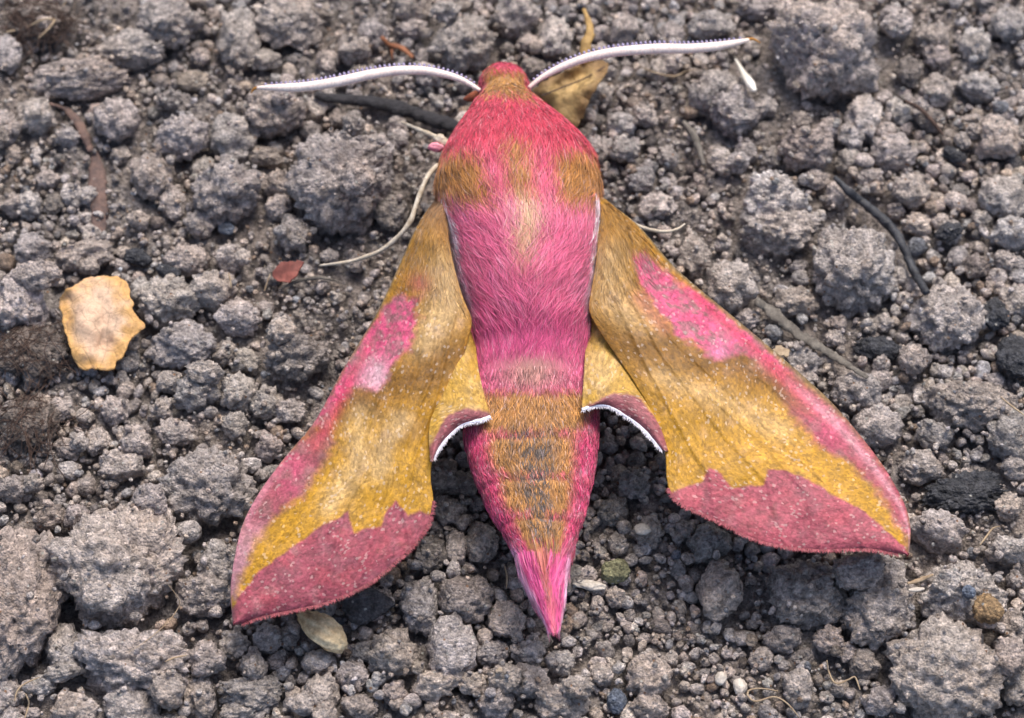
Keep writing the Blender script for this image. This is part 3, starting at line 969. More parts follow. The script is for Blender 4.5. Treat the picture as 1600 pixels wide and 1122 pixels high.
STRANDS = [
    ([(1292, 1032), (1295, 1050), (1306, 1068), (1326, 1062), (1336, 1058), (1344, 1078)], 1.6, M_STRAW, 'short pale kinked rootlet on crumbs beside the large clod'),
    ([(1216, 1080), (1190, 1076), (1172, 1078), (1168, 1086), (1180, 1096), (1208, 1089), (1226, 1096), (1240, 1110), (1249, 1122)], 1.6, M_STRAW, 'pale looping rootlet lying on fine crumbs'),
    ([(1531, 852), (1540, 840), (1551, 826), (1562, 822)], 1.6, M_STRAW, 'thin pale straw beside black charcoal'),
    ([(263, 914), (274, 928), (281, 942), (272, 960), (252, 982), (225, 1004), (200, 1020)], 0.7, M_STRAW, 'fine pale root hair draped over the very large clods'),
    ([(23, 1096), (26, 1082), (36, 1070), (62, 1058)], 1.5, M_STRAW, 'pale curved rootlet arching over a dark gap'),
    ([(40, 1084), (45, 1098), (42, 1112), (38, 1124)], 1.3, M_STRAW, 'short pale rootlet hanging beside the arching one'),
    ([(1563, 620), (1580, 634), (1602, 650)], 1.8, M_STRAW, 'pale straw poking out from under black charcoal'),
    ([(1003, 106), (1028, 115), (1052, 119), (1072, 112), (1090, 108)], 1.5, M_STRAW, 'thin tan rootlet bowed under the white antenna'),
    ([(357, 426), (360, 440), (361, 450)], 1.3, M_STRAW, 'tiny upright pale rootlet near the reddish leaf scrap'),
    ([(422, 428), (418, 440), (413, 455)], 1.3, M_STRAW, 'tiny pale rootlet touching the reddish leaf scrap'),
    ([(440, 450), (470, 438), (500, 434), (530, 440)], 3.5, M_BARKG, 'thin grey root running below the reddish leaf scrap'),
    ([(10, 50), (40, 44), (70, 30), (100, 34)], 2.2, M_STRAW, 'pale dry root fibre in the tangle beside a dark hollow'),
    ([(20, 20), (50, 12), (80, 22), (112, 16)], 1.8, M_ROOTD, 'dark root fibre in the tangle beside a dark hollow'),
    ([(60, 60), (80, 40), (92, 18), (104, 2)], 1.8, M_STRAW, 'pale root fibre crossing the tangle beside a dark hollow'),
    ([(258, 1034), (272, 1028), (292, 1024)], 1.5, M_STRAW, 'short pale rootlet on the large low clod'),
    ([(788, 884), (792, 900), (791, 920)], 1.5, M_STRAW, "tiny pale rootlet beside the moth's abdomen"),
    ([(1415, 158), (1440, 172), (1462, 196), (1474, 212)], 4, M_ROOTD, 'dark dead stem between pale clods above the curved black twig'),
]
for k, (pts, r, m, lab) in enumerate(STRANDS):
    o = strand('rootlet', pts, r, m, 0.03, 30, 1.0, 0.15, 6, 40 + k, taper=[r * .6, r, r, r * .9, r * .5])
    tag(o, lab, 'rootlet')
o = strand('straw', [(1418, 912), (1432, 908), (1446, 903), (1458, 898)], 3, M_STRAW, 0.05, 24, .6, .2, 7, 61, taper=[2, 3.5, 3.5, 2])
tag(o, 'short pale straw on the soil beyond the wing tip', 'straw')
o = strand('straw', [(1420, 922), (1434, 921), (1444, 920)], 3, M_QUARTZ, 0.05, 20, .5, .2, 7, 62, taper=[2, 4, 3.5, 2])
tag(o, 'stubby whitish flake just below the short pale straw', 'straw')


TINT = {M_TAN: (.40, .33, .27), M_COAL: (.075, .077, .088), M_TWIG: (.13, .13, .14), M_RUST: (.36, .24, .13), M_BLUE: (.15, .18, .24),
        M_GREEN: (.30, .29, .17), M_BARKG: (.30, .275, .25)}


def lump(name, px, py, rx, ry, mat, label, cat, lift=0.3, seed=0, turn=0, rough=1.0, cuts=5, flat=0.75, level=4, grain=1.0):
    p = on_soil(px, py, 0, 50, min(rx, ry) * U)
    wz = min(rx, ry) * U * flat
    p = unproj(px, py, p[2] + wz * lift)
    q, F = clod_shape(7000 + seed, level, cuts, rough * (1.3 if mat is M_COAL else 1.0), grain)
    o = add(name, mesh_np(name, q * np.array([rx * U, ry * U * 1.1, wz]), F, M_CLOD if mat in TINT else mat), loc=p)
    if mat in TINT:
        o.color = (*TINT[mat], 1)
    o.rotation_euler = (0, 0, R(turn))
    tag(o, label, cat)
    return o


lump('pebble', 302, 126, 29, 19, M_TAN, 'smooth tan pebble resting above a dark crumb', 'pebble', 0.4, 1, 8, 0.4)
lump('charcoal_lump', 214, 402, 34, 15, M_COAL, 'elongated black charcoal lump above the yellow leaf fragment', 'charcoal', 0.4, 2, -15)
lump('charcoal_lump', 262, 424, 24, 12, M_COAL, 'small black charcoal piece at the end of the elongated charcoal lump', 'charcoal', 0.4, 3, -20)
lump('charcoal_lump', 1558, 492, 26, 30, M_COAL, 'rounded black charcoal lump beside the large pale clod below the twig', 'charcoal', 0.5, 4)
lump('charcoal_lump', 1586, 560, 34, 44, M_COAL, 'biggest crumbly black charcoal lump above a pale straw', 'charcoal', 0.5, 5)
lump('charcoal_lump', 1510, 772, 78, 38, M_COAL, 'wide black charcoal patch behind the wing tip', 'charcoal', 0.25, 6, 0, 1.2, 5, 0.6, 5, 1.5)
lump('charcoal_lump', 1483, 362, 28, 18, M_COAL, 'bluish black charcoal lump right of the curved twig', 'charcoal', 0.4, 7)
lump('charcoal_lump', 1490, 242, 24, 14, M_COAL, 'small charcoal flake between pale clods above the curved twig', 'charcoal', 0.4, 8, -25)
lump('charcoal_lump', 1370, 545, 46, 20, M_COAL, 'dark charred fragment in the hollow under a pale clod', 'charcoal', 0.2, 9, -10)
lump('charcoal_slab', 574, 946, 44, 28, M_TWIG, "flat dark slab of charcoal beside the moth's wing fringe", 'charcoal', 0.4, 10, 10, 0.7)
lump('rusty_lump', 1545, 953, 24, 25, M_RUST, 'rusty orange brown crumbly lump on pale soil', 'lump', 0.45, 11)
lump('blue_crumb', 963, 1096, 17, 19, M_BLUE, 'blue-grey crumb among fine brown soil crumbs', 'crumb', 0.5, 12, 0, 0.7)
lump('blue_bead', 1514, 925, 11, 10, M_BLUE, 'small smooth round blue-grey grain beside the rusty lump', 'crumb', 0.6, 13, 0, 0.3, 1)
lump('green_crumb', 962, 893, 23, 19, M_GREEN, "greenish crumb beside the moth's tail", 'crumb', 0.5, 14, 0, 0.7)
lump('quartz_grain', 1156, 1073, 12, 12, M_QUARTZ, 'white quartz grain beside the pale looping rootlet', 'stone', 0.6, 15, 0, 0.4)
lump('quartz_grain', 1004, 827, 14, 9, M_QUARTZ, "pale quartz grain under the moth's wing edge", 'stone', 0.5, 16, 0, 0.4)
lump('quartz_grain', 1126, 1060, 10, 10, M_QUARTZ, 'dull white grain left of the bright quartz grain', 'stone', 0.5, 17, 0, 0.5)
lump('quartz_grain', 15, 898 - 222, 11, 10, M_QUARTZ, 'bluish white grain on the dark root mat', 'stone', 1.2, 18, 0, 0.5)
lump('grey_stone', 354, 357, 15, 12, M_BLUE, 'pale blue-grey stone between clods', 'stone', 0.5, 19, 0, 0.4)
lump('white_flake', 920, 914, 28, 8, M_QUARTZ, "whitish mineral flake touching the moth's tail", 'stone', 0.6, 20, -8, 0.8)
lump('pink_grain', 1174, 1001, 10, 10, M_TAN, 'small pinkish brown grain in the fine crumbs', 'stone', 0.6, 22, 0, 0.4)
lump('flat_clod', 1406, 648, 26, 9, M_BARKG, 'narrow tilted grey flake of soil beyond the moth wing', 'soil clod', 0.8, 23, 38, 0.6)


def root_mat(px, py, rx, ry, seed, label, nf=55):
    p = on_soil(px, py, 0.02, 60, 0.15)
    root = bpy.data.objects.new('root_mat', None)
    COL.objects.link(root)
    root.location = p
    root.empty_display_size = 0.1
    tag(root, label, 'root mat')
    q, F = clod_shape(8100 + seed, 5, 3, 1.1, 1.6)
    S = np.array([rx * U, ry * U * 1.1, min(rx, ry) * U * 0.6])
    add('soil_core', mesh_np('soil_core', q * S, F, M_CLOD), parent=root).color = (.21, .175, .155, 1)
    rs = np.random.default_rng(seed)
    Vs, Fs, off = [], [], 0
    for _ in range(nf):
        a, rr = rs.uniform(0, 2 * math.pi), math.sqrt(rs.uniform(0.02, 1.1))
        c = np.array([math.cos(a) * rr, math.sin(a) * rr])
        d = rs.normal(size=2)
        d /= np.linalg.norm(d)
        L = rs.uniform(0.15, 0.5)
        t = np.linspace(-.5, .5, 9)[:, None]
        k = rs.normal(0, 1.2)
        xy = c + d * t * L / S[:2].mean() + np.array([-d[1], d[0]]) * (t ** 2) * k + rs.normal(0, 0.02, (9, 2))
        z = np.sqrt(np.clip(1 - (xy ** 2).sum(1), 0.02, 1)) * 0.85 + rs.uniform(-.1, 0.12)
        P = np.stack([xy[:, 0], xy[:, 1], z], 1) * S
        V, F = tube(P, rs.uniform(0.35, 0.8) * U, 4)
        Vs.append(V)
        Fs += [tuple(x + off for x in f) for f in F]
        off += len(V)
    tag(add('root_fibres', mesh_py('root_fibres', np.vstack(Vs), Fs, M_ROOTD), parent=root), kind='stuff')


root_mat(50, 550, 62, 46, 1, 'dark fibrous root mat tucked against the yellow leaf fragment')
root_mat(45, 665, 50, 48, 2, 'dark brown root mat with curled fibres below the yellow leaf fragment')
root_mat(62, 36, 58, 40, 3, 'tangled brown root mat with pale dry fibres beside a dark hollow', 90)

# ------------------------------------------------------------------ the moth
MOTH = bpy.data.objects.new('moth', None)
COL.objects.link(MOTH)
MO = unproj(825, 620, 0.0)
MOTH.location = MO
MOTH.empty_display_size = 0.3
tag(MOTH, 'pink and ochre furry hawk moth with spread wings resting on soil', 'moth')

OCHRE = lin((174, 124, 36))
GOLD = lin((198, 148, 38))
PALE = lin((222, 188, 136))
BROWN = lin((134, 92, 30))
PINK = lin((232, 108, 148))
HOT = lin((214, 66, 100))
MAG = lin((210, 76, 130))
MAUVE = lin((162, 80, 94))
DPINK = lin((156, 78, 94))
GREYP = lin((146, 112, 112))
WPINK = lin((214, 86, 126))
WHITE = lin((240, 228, 232))
OLIVE = lin((120, 104, 70))


def zl(L):     # left-wing crop coordinates -> photo pixels
    return [(340 + x * 0.579, 340 + y * 0.579) for x, y in L]


def zr(L):     # right-wing crop coordinates -> photo pixels
    return [(900 + x * 0.499, 320 + y * 0.499) for x, y in L]


def wing(name, costa, dorsal, zfun, colfun, nu, nv, label=None, camber=0.05, veins=(), thick=0.012):
    Cc, D = resample(costa, nu), resample(dorsal, nu)
    v = np.linspace(0, 1, nv)
    P2 = Cc[:, None] * (1 - v)[None, :, None] + D[:, None] * v[None, :, None]
    px, py = P2[..., 0], P2[..., 1]
    u = np.linspace(0, 1, nu)[:, None] * np.ones((1, nv))
    vv = np.ones((nu, 1)) * v[None]
    z = zfun(u, vv, px, py)
    z = z + 0.022 * n2(px, py, 80, 3, 2) + 0.005 * n2(px, py, 18, 4)
    for ln in veins:
        z = z + 0.008 * np.exp(-(seg_d(px, py, ln) / 3.4) ** 2)
    W = unproj(px, py, z).reshape(-1, 3)
    col = colfun(px, py, u, vv)
    dap = 0.20 * n2(px, py, 14, 21, 3) + 0.16 * n2(u * 900, vv * 60, 9, 22, 2)
    col = col * (1 + dap)[..., None]
    col = blend(col, lin((206, 176, 168)), smooth(.18, .62, n2(px, py, 20, 23, 4)) * 0.18)
    col = blend(col, lin((104, 78, 60)), smooth(.22, .6, n2(px, py, 10, 24, 4)) * 0.30) * 0.76
    for ln in veins:
        col = col * (1 - 0.12 * (np.exp(-(seg_d(px, py, ln) / 1.6) ** 2) * (0.35 + 0.65 * smooth(-.2, .4, n2(px, py, 26, 8)))))[..., None]
    idx = np.arange(nu * nv).reshape(nu, nv)
    F = np.stack([idx[:-1, :-1], idx[1:, :-1], idx[1:, 1:], idx[:-1, 1:]], -1).reshape(-1, 4)
    a, b, c = W[F[:, 0]], W[F[:, 1]], W[F[:, 3]]
    if np.cross(b - a, c - a)[:, 2].sum() < 0:
        F = F[:, ::-1]
    me = mesh_np(name, W - MO, F, M_WING, color=col.reshape(-1, 3))
    at = me.attributes.new('wuv', 'FLOAT_VECTOR', 'POINT')
    L = np.linalg.norm(np.diff(unproj(Cc[:, 0], Cc[:, 1], 0.2), axis=0), axis=1).sum()
    uvv = np.stack([u * L, (vv - 0.5) * np.linalg.norm(Cc - D, axis=1)[:, None] * U, 0 * u], -1).reshape(-1, 3).astype(np.float32)
    at.data.foreach_set('vector', uvv.ravel())
    o = add(name, me, MOTH)
    s = o.modifiers.new('thickness', 'SOLIDIFY')
    s.thickness = thick
    s.offset = -1
    if label:
        o['label'] = label
    return o, (P2, z, W.reshape(nu, nv, 3), col)


# ---- left forewing
LC = [(694, 296), (672, 322), (652, 352), (624, 413), (589, 488), (537, 575), (493, 656), (444, 716), (404, 771), (379, 820), (366, 873), (360, 925), (364, 974)]
LD = [(706, 300), (700, 352), (707, 404), (722, 460), (737, 500), (731, 533), (719, 572), (705, 612), (693, 647), (684, 676), (677, 710), (673, 745), (677, 782),
      (673, 808), (667, 824), (647, 852), (618, 879), (572, 914), (508, 942), (433, 958), (398, 966), (372, 976), (364, 974)]
L_PATCH1 = zl([(445, 235), (490, 205), (545, 215), (540, 260), (535, 320), (490, 385), (445, 455), (430, 472), (372, 466), (335, 505), (300, 550), (262, 572), (250, 560), (330, 410), (415, 285)])
L_PATCH2 = zl([(255, 560), (305, 575), (312, 610), (285, 660), (235, 745), (170, 785), (120, 850), (75, 940), (45, 1030), (20, 1000), (40, 880), (90, 760), (190, 630)])
L_BAND = zl([(30, 1075), (60, 1020), (110, 955), (200, 888), (285, 830), (352, 792), (368, 852), (400, 838), (440, 832), (450, 798), (480, 765), (515, 800), (545, 788), (590, 808),
             (620, 860), (560, 960), (400, 1050), (150, 1120), (20, 1130)])
L_VEINS = [zl([(590, 60), (520, 300), (420, 520), (300, 740), (120, 930)]), zl([(600, 120), (545, 400), (430, 650), (300, 850)]),
           zl([(610, 150), (580, 420), (470, 700), (400, 960)]), zl([(560, 300), (440, 480), (330, 650), (180, 870)]),
           zl([(640, 260), (590, 480), (530, 650), (500, 780), (520, 880)]), zl([(430, 500), (380, 700), (340, 800), (290, 1030)])]


def l_z(u, v, px, py):
    z = 0.56 + (0.13 - 0.56) * u ** 0.9
    z = z + 0.10 * np.sin(np.pi * np.clip(v, 0, 1)) ** 0.8 * (1 - 0.55 * u) - 0.06 * (1 - v) ** 3
    return z + 0.10 * v * (1 - u) - 0.16 * smooth(.12, .0, u)


def l_col(px, py, u, v):
    j = n2(px, py, 9, 31) * 7 + n2(px, py, 28, 32) * 11
    c = np.ones(px.shape + (3,)) * OCHRE
    c = blend(c, GOLD, smooth(560, 720, py + j * 3) * 0.8)
    c = blend(c, PALE, np.exp(-(seg_d(px, py, [(700, 420), (695, 480), (668, 540)]) / 32) ** 2) * 0.75)  # pale tan wing base, with sky sheen painted into it
    c = blend(c, BROWN, np.exp(-((seg_d(px, py, [(540, 628), (600, 606), (660, 590), (708, 556)]) + j) / 33) ** 2) * 0.92)
    c = blend(c, BROWN, np.exp(-((seg_d(px, py, [(500, 690), (560, 716), (620, 690), (672, 660)]) + j) / 16) ** 2) * 0.42)
    c = blend(c, PALE, np.exp(-((seg_d(px, py, [(560, 640), (560, 720), (520, 790)]) + j) / 20) ** 2) * 0.6)
    c = blend(c, PALE, np.exp(-((seg_d(px, py, [(625, 660), (600, 700), (590, 740)]) + j) / 18) ** 2) * 0.6)
    c = blend(c, WPINK, np.exp(-(np.hypot(px - 656, py - 440) / 17) ** 2) * 0.4)
    m = smooth(7, -7, poly_sd(px, py, L_PATCH1) + j)
    pk = blend(np.ones(c.shape) * WPINK, GREYP, smooth(-.15, .35, n2(px, py, 16, 40)) * 0.65)
    pk = blend(pk, lin((128, 104, 98)), smooth(.1, .4, n2(px + 0.5 * py, py, 7, 141)) * 0.6)
    pk = blend(pk, lin((240, 196, 208)), np.exp(-(np.hypot((px - 588), (py - 588)) / 26) ** 2) * 0.8)  # whitish sky highlight painted into the pink patch
    c = blend(c, pk, m)
    m = smooth(10, -10, poly_sd(px, py, L_PATCH2) + j)
    pk = blend(np.ones(c.shape) * DPINK, BROWN, np.exp(-(np.hypot(px - 505, py - 682) / 26) ** 2) * 0.6)
    pk = blend(pk, WPINK, np.exp(-(np.hypot((px - 455) / 1.0, (py - 742) / 1.3) / 26) ** 2) * 0.8)
    pk = blend(pk, lin((214, 160, 172)), smooth(790, 860, py) * 0.75)
    pk = blend(pk, GREYP, smooth(-.1, .4, n2(px, py, 18, 44)) * 0.5)
    c = blend(c, pk, m * 0.95)
    m = smooth(2.5, -2.5, poly_sd(px, py, L_BAND) + j * 0.32)
    mv = blend(np.ones(c.shape) * MAUVE, lin((182, 82, 94)), smooth(-.2, .5, n2(px, py, 30, 50)) * 0.7)
    mv = blend(mv, lin((146, 86, 98)), smooth(0.0, .5, n2(px, py, 22, 52)) * 0.6)
    c = blend(c, mv, m)
    c = blend(c, lin((128, 84, 34)), np.exp(-((seg_d(px, py, [(570, 618), (530, 640), (505, 672)]) + j) / 15) ** 2) * 0.6)
    c = blend(c, OLIVE, smooth(0.045, 0.0, v) * smooth(.55, .35, u) * 0.8)
    c = blend(c, HOT, np.exp(-((v - 0.10) / 0.05) ** 2) * smooth(.30, .4, u) * smooth(.62, .55, u) * 0.6)
    c = blend(c, lin((224, 150, 166)), smooth(.07, 0.01, v) * smooth(.6, .75, u) * 0.6)
    c = blend(c, GREYP, smooth(.12, .0, u) * 0.4)
    return c


LW, LWD = wing('forewing', LC, LD, l_z, l_col, 300, 130, "forewing with a grey pink outer band, its tip touching the soil", veins=L_VEINS)

# ---- right forewing
RC = [(940, 306), (962, 324), (1000, 355), (1050, 413), (1090, 449), (1140, 490), (1194, 535), (1249, 582), (1299, 628), (1339, 674), (1374, 719), (1399, 759), (1416, 794), (1423, 829), (1420, 868)]
RD = [(932, 306), (936, 350), (931, 410), (921, 470), (922, 490), (935, 515), (955, 545), (982, 584), (1007, 624), (1022, 654), (1034, 687), (1040, 714), (1042, 749), (1049, 774),
      (1070, 792), (1100, 805), (1140, 824), (1174, 841), (1224, 854), (1279, 859), (1349, 857), (1389, 862), (1420, 868)]
R_PATCH1 = zr([(165, 140), (210, 150), (290, 215), (380, 268), (480, 345), (580, 425), (640, 480), (690, 535), (640, 525), (570, 472), (530, 466), (490, 478), (440, 484), (385, 440), (320, 402), (262, 345), (215, 262)])
R_PATCH2 = zr([(560, 465), (700, 545), (830, 650), (960, 800), (1040, 930), (1065, 1050), (1045, 1080), (1010, 990), (935, 880), (860, 815), (745, 745), (690, 680), (640, 600), (575, 520)])
R_BAND = zr([(285, 912), (340, 880), (395, 862), (415, 818), (455, 842), (490, 888), (545, 876), (590, 882), (600, 828), (660, 832), (730, 862), (800, 908), (885, 950), (960, 1010), (1025, 1068), (1050, 1110),
             (900, 1120), (500, 1090), (300, 990)])
R_VEINS = [zr([(110, 60), (330, 330), (600, 560), (860, 800), (1020, 1000)]), zr([(100, 100), (300, 420), (560, 660), (780, 870), (900, 1070)]),
           zr([(90, 140), (270, 470), (470, 730), (600, 870), (650, 1065)]), zr([(80, 200), (220, 500), (360, 760), (420, 850), (440, 980)]),
           zr([(200, 120), (480, 390), (740, 600), (960, 860)]), zr([(420, 600), (600, 760), (720, 900), (760, 1070)])]


def r_z(u, v, px, py):
    z = 0.56 + (0.30 - 0.56) * u ** 0.85
    z = z + 0.09 * np.sin(np.pi * np.clip(v, 0, 1)) ** 0.8 * (1 - 0.6 * u) - 0.07 * (1 - v) ** 3
    return z + 0.08 * v * (1 - u) - 0.16 * smooth(.12, .0, u)


def r_col(px, py, u, v):
    j = n2(px, py, 9, 61) * 7 + n2(px, py, 28, 62) * 11
    c = np.ones(px.shape + (3,)) * OCHRE
    c = blend(c, GOLD, smooth(560, 690, py + j * 3) * 0.75)
    c = blend(c, PALE, np.exp(-(seg_d(px, py, [(945, 400), (950, 460), (1000, 520)]) / 32) ** 2) * 0.55)
    c = blend(c, WPINK, np.exp(-(seg_d(px, py, [(1000, 465), (1040, 515)]) / 14) ** 2) * 0.28)
    c = blend(c, BROWN, np.exp(-((seg_d(px, py, [(940, 530), (1020, 545), (1100, 568), (1185, 562)]) + j) / 32) ** 2) * 0.92)
    c = blend(c, BROWN, np.exp(-((seg_d(px, py, [(1190, 575), (1250, 620), (1310, 680)]) + j) / 30) ** 2) * 0.75)
    c = blend(c, PALE, np.exp(-((seg_d(px, py, [(1030, 590), (1120, 620), (1220, 670)]) + j) / 20) ** 2) * 0.42)
    c = blend(c, lin((222, 164, 64)), np.exp(-((seg_d(px, py, [(1070, 735), (1140, 700), (1230, 716), (1320, 780)]) + j) / 18) ** 2) * 0.4)
    m = smooth(7, -7, poly_sd(px, py, R_PATCH1) + j)
    pk = blend(np.ones(c.shape) * WPINK, GREYP, smooth(-.08, .4, n2(px, py, 16, 70)) * 0.65)
    pk = blend(pk, lin((128, 104, 98)), smooth(.05, .35, n2(px - 0.6 * py, py * 1.0, 8, 142)) * 0.7)
    pk = blend(pk, lin((238, 138, 176)), np.exp(-(np.hypot(px - 1125, py - 552) / 20) ** 2) * 0.7)
    c = blend(c, pk, m)
    m = smooth(10, -10, poly_sd(px, py, R_PATCH2) + j)
    pk = blend(np.ones(c.shape) * lin((170, 76, 98)), BROWN, np.exp(-(np.hypot((px - 1222) / 1.3, py - 602) / 32) ** 2) * 0.85)
    pk = blend(pk, WPINK, np.exp(-(np.hypot(px - 1290, py - 665) / 34) ** 2) * 0.5)
    pk = blend(pk, lin((206, 140, 152)), smooth(770, 850, py) * 0.45)
    pk = blend(pk, GREYP, smooth(-.1, .4, n2(px, py, 18, 74)) * 0.45)
    c = blend(c, pk, m * 0.95)
    m = smooth(2.5, -2.5, poly_sd(px, py, R_BAND) + j * 0.32)
    mv = blend(np.ones(c.shape) * lin((172, 84, 98)), lin((190, 88, 100)), smooth(-.2, .5, n2(px, py, 30, 80)) * 0.7)
    mv = blend(mv, lin((150, 90, 100)), smooth(0.0, .5, n2(px, py, 22, 82)) * 0.5)
    c = blend(c, mv, m)
    c = blend(c, lin((128, 84, 34)), np.exp(-((seg_d(px, py, [(1150, 572), (1205, 590), (1262, 640)]) + j) / 17) ** 2) * 0.55)
    c = blend(c, OLIVE, smooth(0.05, 0.0, v) * smooth(.85, .6, u) * 0.9)
    c = blend(c, HOT, np.exp(-((v - 0.085) / 0.04) ** 2) * smooth(.20, .3, u) * smooth(.75, .6, u) * 0.7)
    c = blend(c, lin((222, 158, 170)), np.exp(-((v - .07) / .03) ** 2) * smooth(.5, .65, u) * 0.7)
    c = blend(c, lin((150, 70, 80)), smooth(.03, .0, v) * smooth(.6, .8, u) * 0.5)
    return c


RW, RWD = wing('forewing', RC, RD, r_z, r_col, 300, 130, "forewing held clear of the soil with a pink outer band", veins=R_VEINS)


# ---- hindwings peeping out behind
def hind(costa, dorsal, zf, white, mauve, seed):
    def cf(px, py, u, v):
        j = n2(px, py, 10, seed) * 4
        c = np.ones(px.shape + (3,)) * lin((200, 156, 66))
        c = blend(c, PALE, smooth(-.1, .5, n2(px, py, 24, seed + 1)) * 0.5)
        c = blend(c, lin((158, 90, 96)), smooth(3, -3, poly_sd(px, py, mauve) + j))
        return c
    o, dat = wing('hindwing', costa, dorsal, zf, cf, 90, 50)
    return o


LH = hind([(716, 455), (700, 590), (672, 660), (672, 722)], [(732, 455), (741, 510), (747, 572), (758, 622), (765, 651), (745, 657), (722, 663), (704, 678), (687, 698), (677, 718)],
          lambda u, v, px, py: 0.40 + 0.09 * smooth(.05, .5, u) - 0.04 * u + 0.04 * np.sin(np.pi * v), None,
          zl([(560, 640), (598, 570), (612, 545), (640, 522), (680, 515), (725, 524), (760, 545), (700, 600), (580, 700)]), 91)
RH = hind([(938, 450), (990, 570), (1030, 650), (1045, 705)], [(922, 450), (917, 510), (913, 570), (910, 620), (911, 640), (930, 634), (952, 636), (976, 649), (1000, 667), (1020, 688), (1034, 704)],
          lambda u, v, px, py: 0.40 + 0.10 * smooth(.05, .5, u) - 0.04 * u + 0.04 * np.sin(np.pi * v), None,
          zr([(20, 640), (60, 618), (110, 592), (160, 590), (210, 610), (270, 700), (300, 780), (260, 780), (150, 680), (60, 650)]), 95)
M_WHITE = plain_material('white_scales', lin((238, 236, 244)), 0.55, scale=20.0, bump=0.2, col2=lin((206, 206, 226)), sheen=.3)
MARGINS = []
for ob, pts, zz in ((LH, [(766, 651), (748, 657), (724, 662), (706, 676), (689, 697), (678, 716)], (.462, .46, .455, .45, .445, .44)),
                    (RH, [(910, 640), (928, 634), (950, 634), (975, 648), (1000, 666), (1020, 687), (1033, 703)], (.475, .475, .47, .468, .465, .46, .46))):
    C2 = resample(pts, 40)
    P = unproj(C2[:, 0], C2[:, 1], np.interp(np.linspace(0, 1, 40), np.linspace(0, 1, len(zz)), zz) + 0.012)
    V, F = tube(P - MO, np.interp(np.linspace(0, 1, 40), [0, .25, .8, 1], [2.8, 2.6, 2.2, 1.2]) * U, 8, 0.5, 0.5, 3)
    wm = add('white_margin', mesh_py('white_margin', V, F, M_WHITE), ob)
    MARGINS.append((wm, P))


# ---- ribbons for hair and fringe
def ribbons(roots, dirs, nrm, length, width, colors, lift, curl=0.15, seed=0, tipcol=None, segs=3):
    """roots, dirs, nrm (n,3); builds flat tapered hairs; returns V, F(tri), color"""
    n = len(roots)
    rs = np.random.default_rng(seed)
    side = np.cross(dirs, nrm)
    side /= np.linalg.norm(side, axis=1)[:, None] + 1e-9
    tw = rs.normal(0, 0.5, n)
    side = side * np.cos(tw)[:, None] + nrm * np.sin(tw)[:, None]
    bend = np.cross(dirs, nrm)
    bend /= np.linalg.norm(bend, axis=1)[:, None] + 1e-9
    k = rs.normal(0, curl, n).clip(-1.6 * curl, 1.6 * curl)
    V, Cc = [], []
    base = np.arange(n) * (2 * segs + 1)
    for s in range(segs + 1):
        t = s / segs
        p = roots + dirs * (length * t)[:, None] + nrm * (length * lift * (t - 0.75 * t * t))[:, None] + bend * (length * k * t * t)[:, None]
        w = width * (1 - t) ** 0.6
        cc = colors if tipcol is None else colors * (1 - t * 0.6) + tipcol * t * 0.6
        cc = cc * (0.86 + 0.22 * t)
        if s < segs:
            V += [p - side * w[:, None], p + side * w[:, None]]
            Cc += [cc, cc]
        else:
            V.append(p)
            Cc.append(cc)
    V = np.stack(V, 1).reshape(-1, 3)
    Cc = np.stack(Cc, 1).reshape(-1, 3)
    F = []
    for s in range(segs - 1):
        a = 2 * s
        F += [np.stack([base + a, base + a + 1, base + a + 3], 1), np.stack([base + a, base + a + 3, base + a + 2], 1)]
    a = 2 * (segs - 1)
    F.append(np.stack([base + a, base + a + 1, base + a + 2], 1))
    return V, np.vstack(F), Cc


def fringe(owner, dat, u0, u1, vcol, colA, colB, n, L, seed):
    P2, z, W, col = dat
    nu = W.shape[0]
    rs = np.random.default_rng(seed)
    t = rs.uniform(u0, u1, n) * (nu - 1)
    i = np.floor(t).astype(int).clip(0, nu - 2)
    f = (t - i)[:, None]
    root = W[i, -2] * (1 - f) + W[i + 1, -2] * f
    out = root - (W[i, -14] * (1 - f) + W[i + 1, -14] * f)
    tan = W[i + 1, -1] - W[i, -1]
    tan /= np.linalg.norm(tan, axis=1)[:, None] + 1e-9
    out = np.cross(tan, np.array([0, 0, 1.0]))
    inn = root - (W[i, -14])
    out *= np.sign((out * inn).sum(1))[:, None]
    out = out + tan * rs.normal(0, .25, (n, 1)) + rs.normal(0, 0.08, (n, 3))
    out /= np.linalg.norm(out, axis=1)[:, None]
    nr = np.tile([0, -.2, 1.0], (n, 1))
    mix = rs.random(n)[:, None]
    c = np.asarray(colA) * mix + np.asarray(colB) * (1 - mix)
    V, F, C = ribbons(root, out, nr, L * U * rs.uniform(.3, 1.5, n), np.full(n, 0.9 * U), c, 0.0, 0.2, seed, segs=2)
    tag(add('fringe', mesh_np('fringe', V - MO, F, M_FUR, color=C), owner), kind='stuff')


for wm, P in MARGINS:
    rs = np.random.default_rng(9)
    k = rs.uniform(0, len(P) - 1.01, 420)
    i0 = k.astype(int)
    root = P[i0] + (P[i0 + 1] - P[i0]) * (k - i0)[:, None]
    d = np.stack([rs.normal(0, .35, 420), -np.ones(420), rs.normal(-.1, .15, 420)], 1)
    d /= np.linalg.norm(d, axis=1)[:, None]
    v_, f_, c_ = ribbons(root, d, np.tile([0, -.2, 1.0], (420, 1)), rs.uniform(3, 8, 420) * U, np.full(420, .8 * U),
                         np.outer(rs.uniform(.75, 1, 420), lin((236, 232, 240))), 0.05, .25, 3, segs=2)
    tag(add('margin_hair', mesh_np('margin_hair', v_ - MO, f_, M_FUR, color=c_), wm.parent), kind='stuff')
fringe(LW, LWD, 0.56, 0.985, -1, lin((176, 82, 94)), lin((110, 58, 62)), 1300, 5.5, 5)
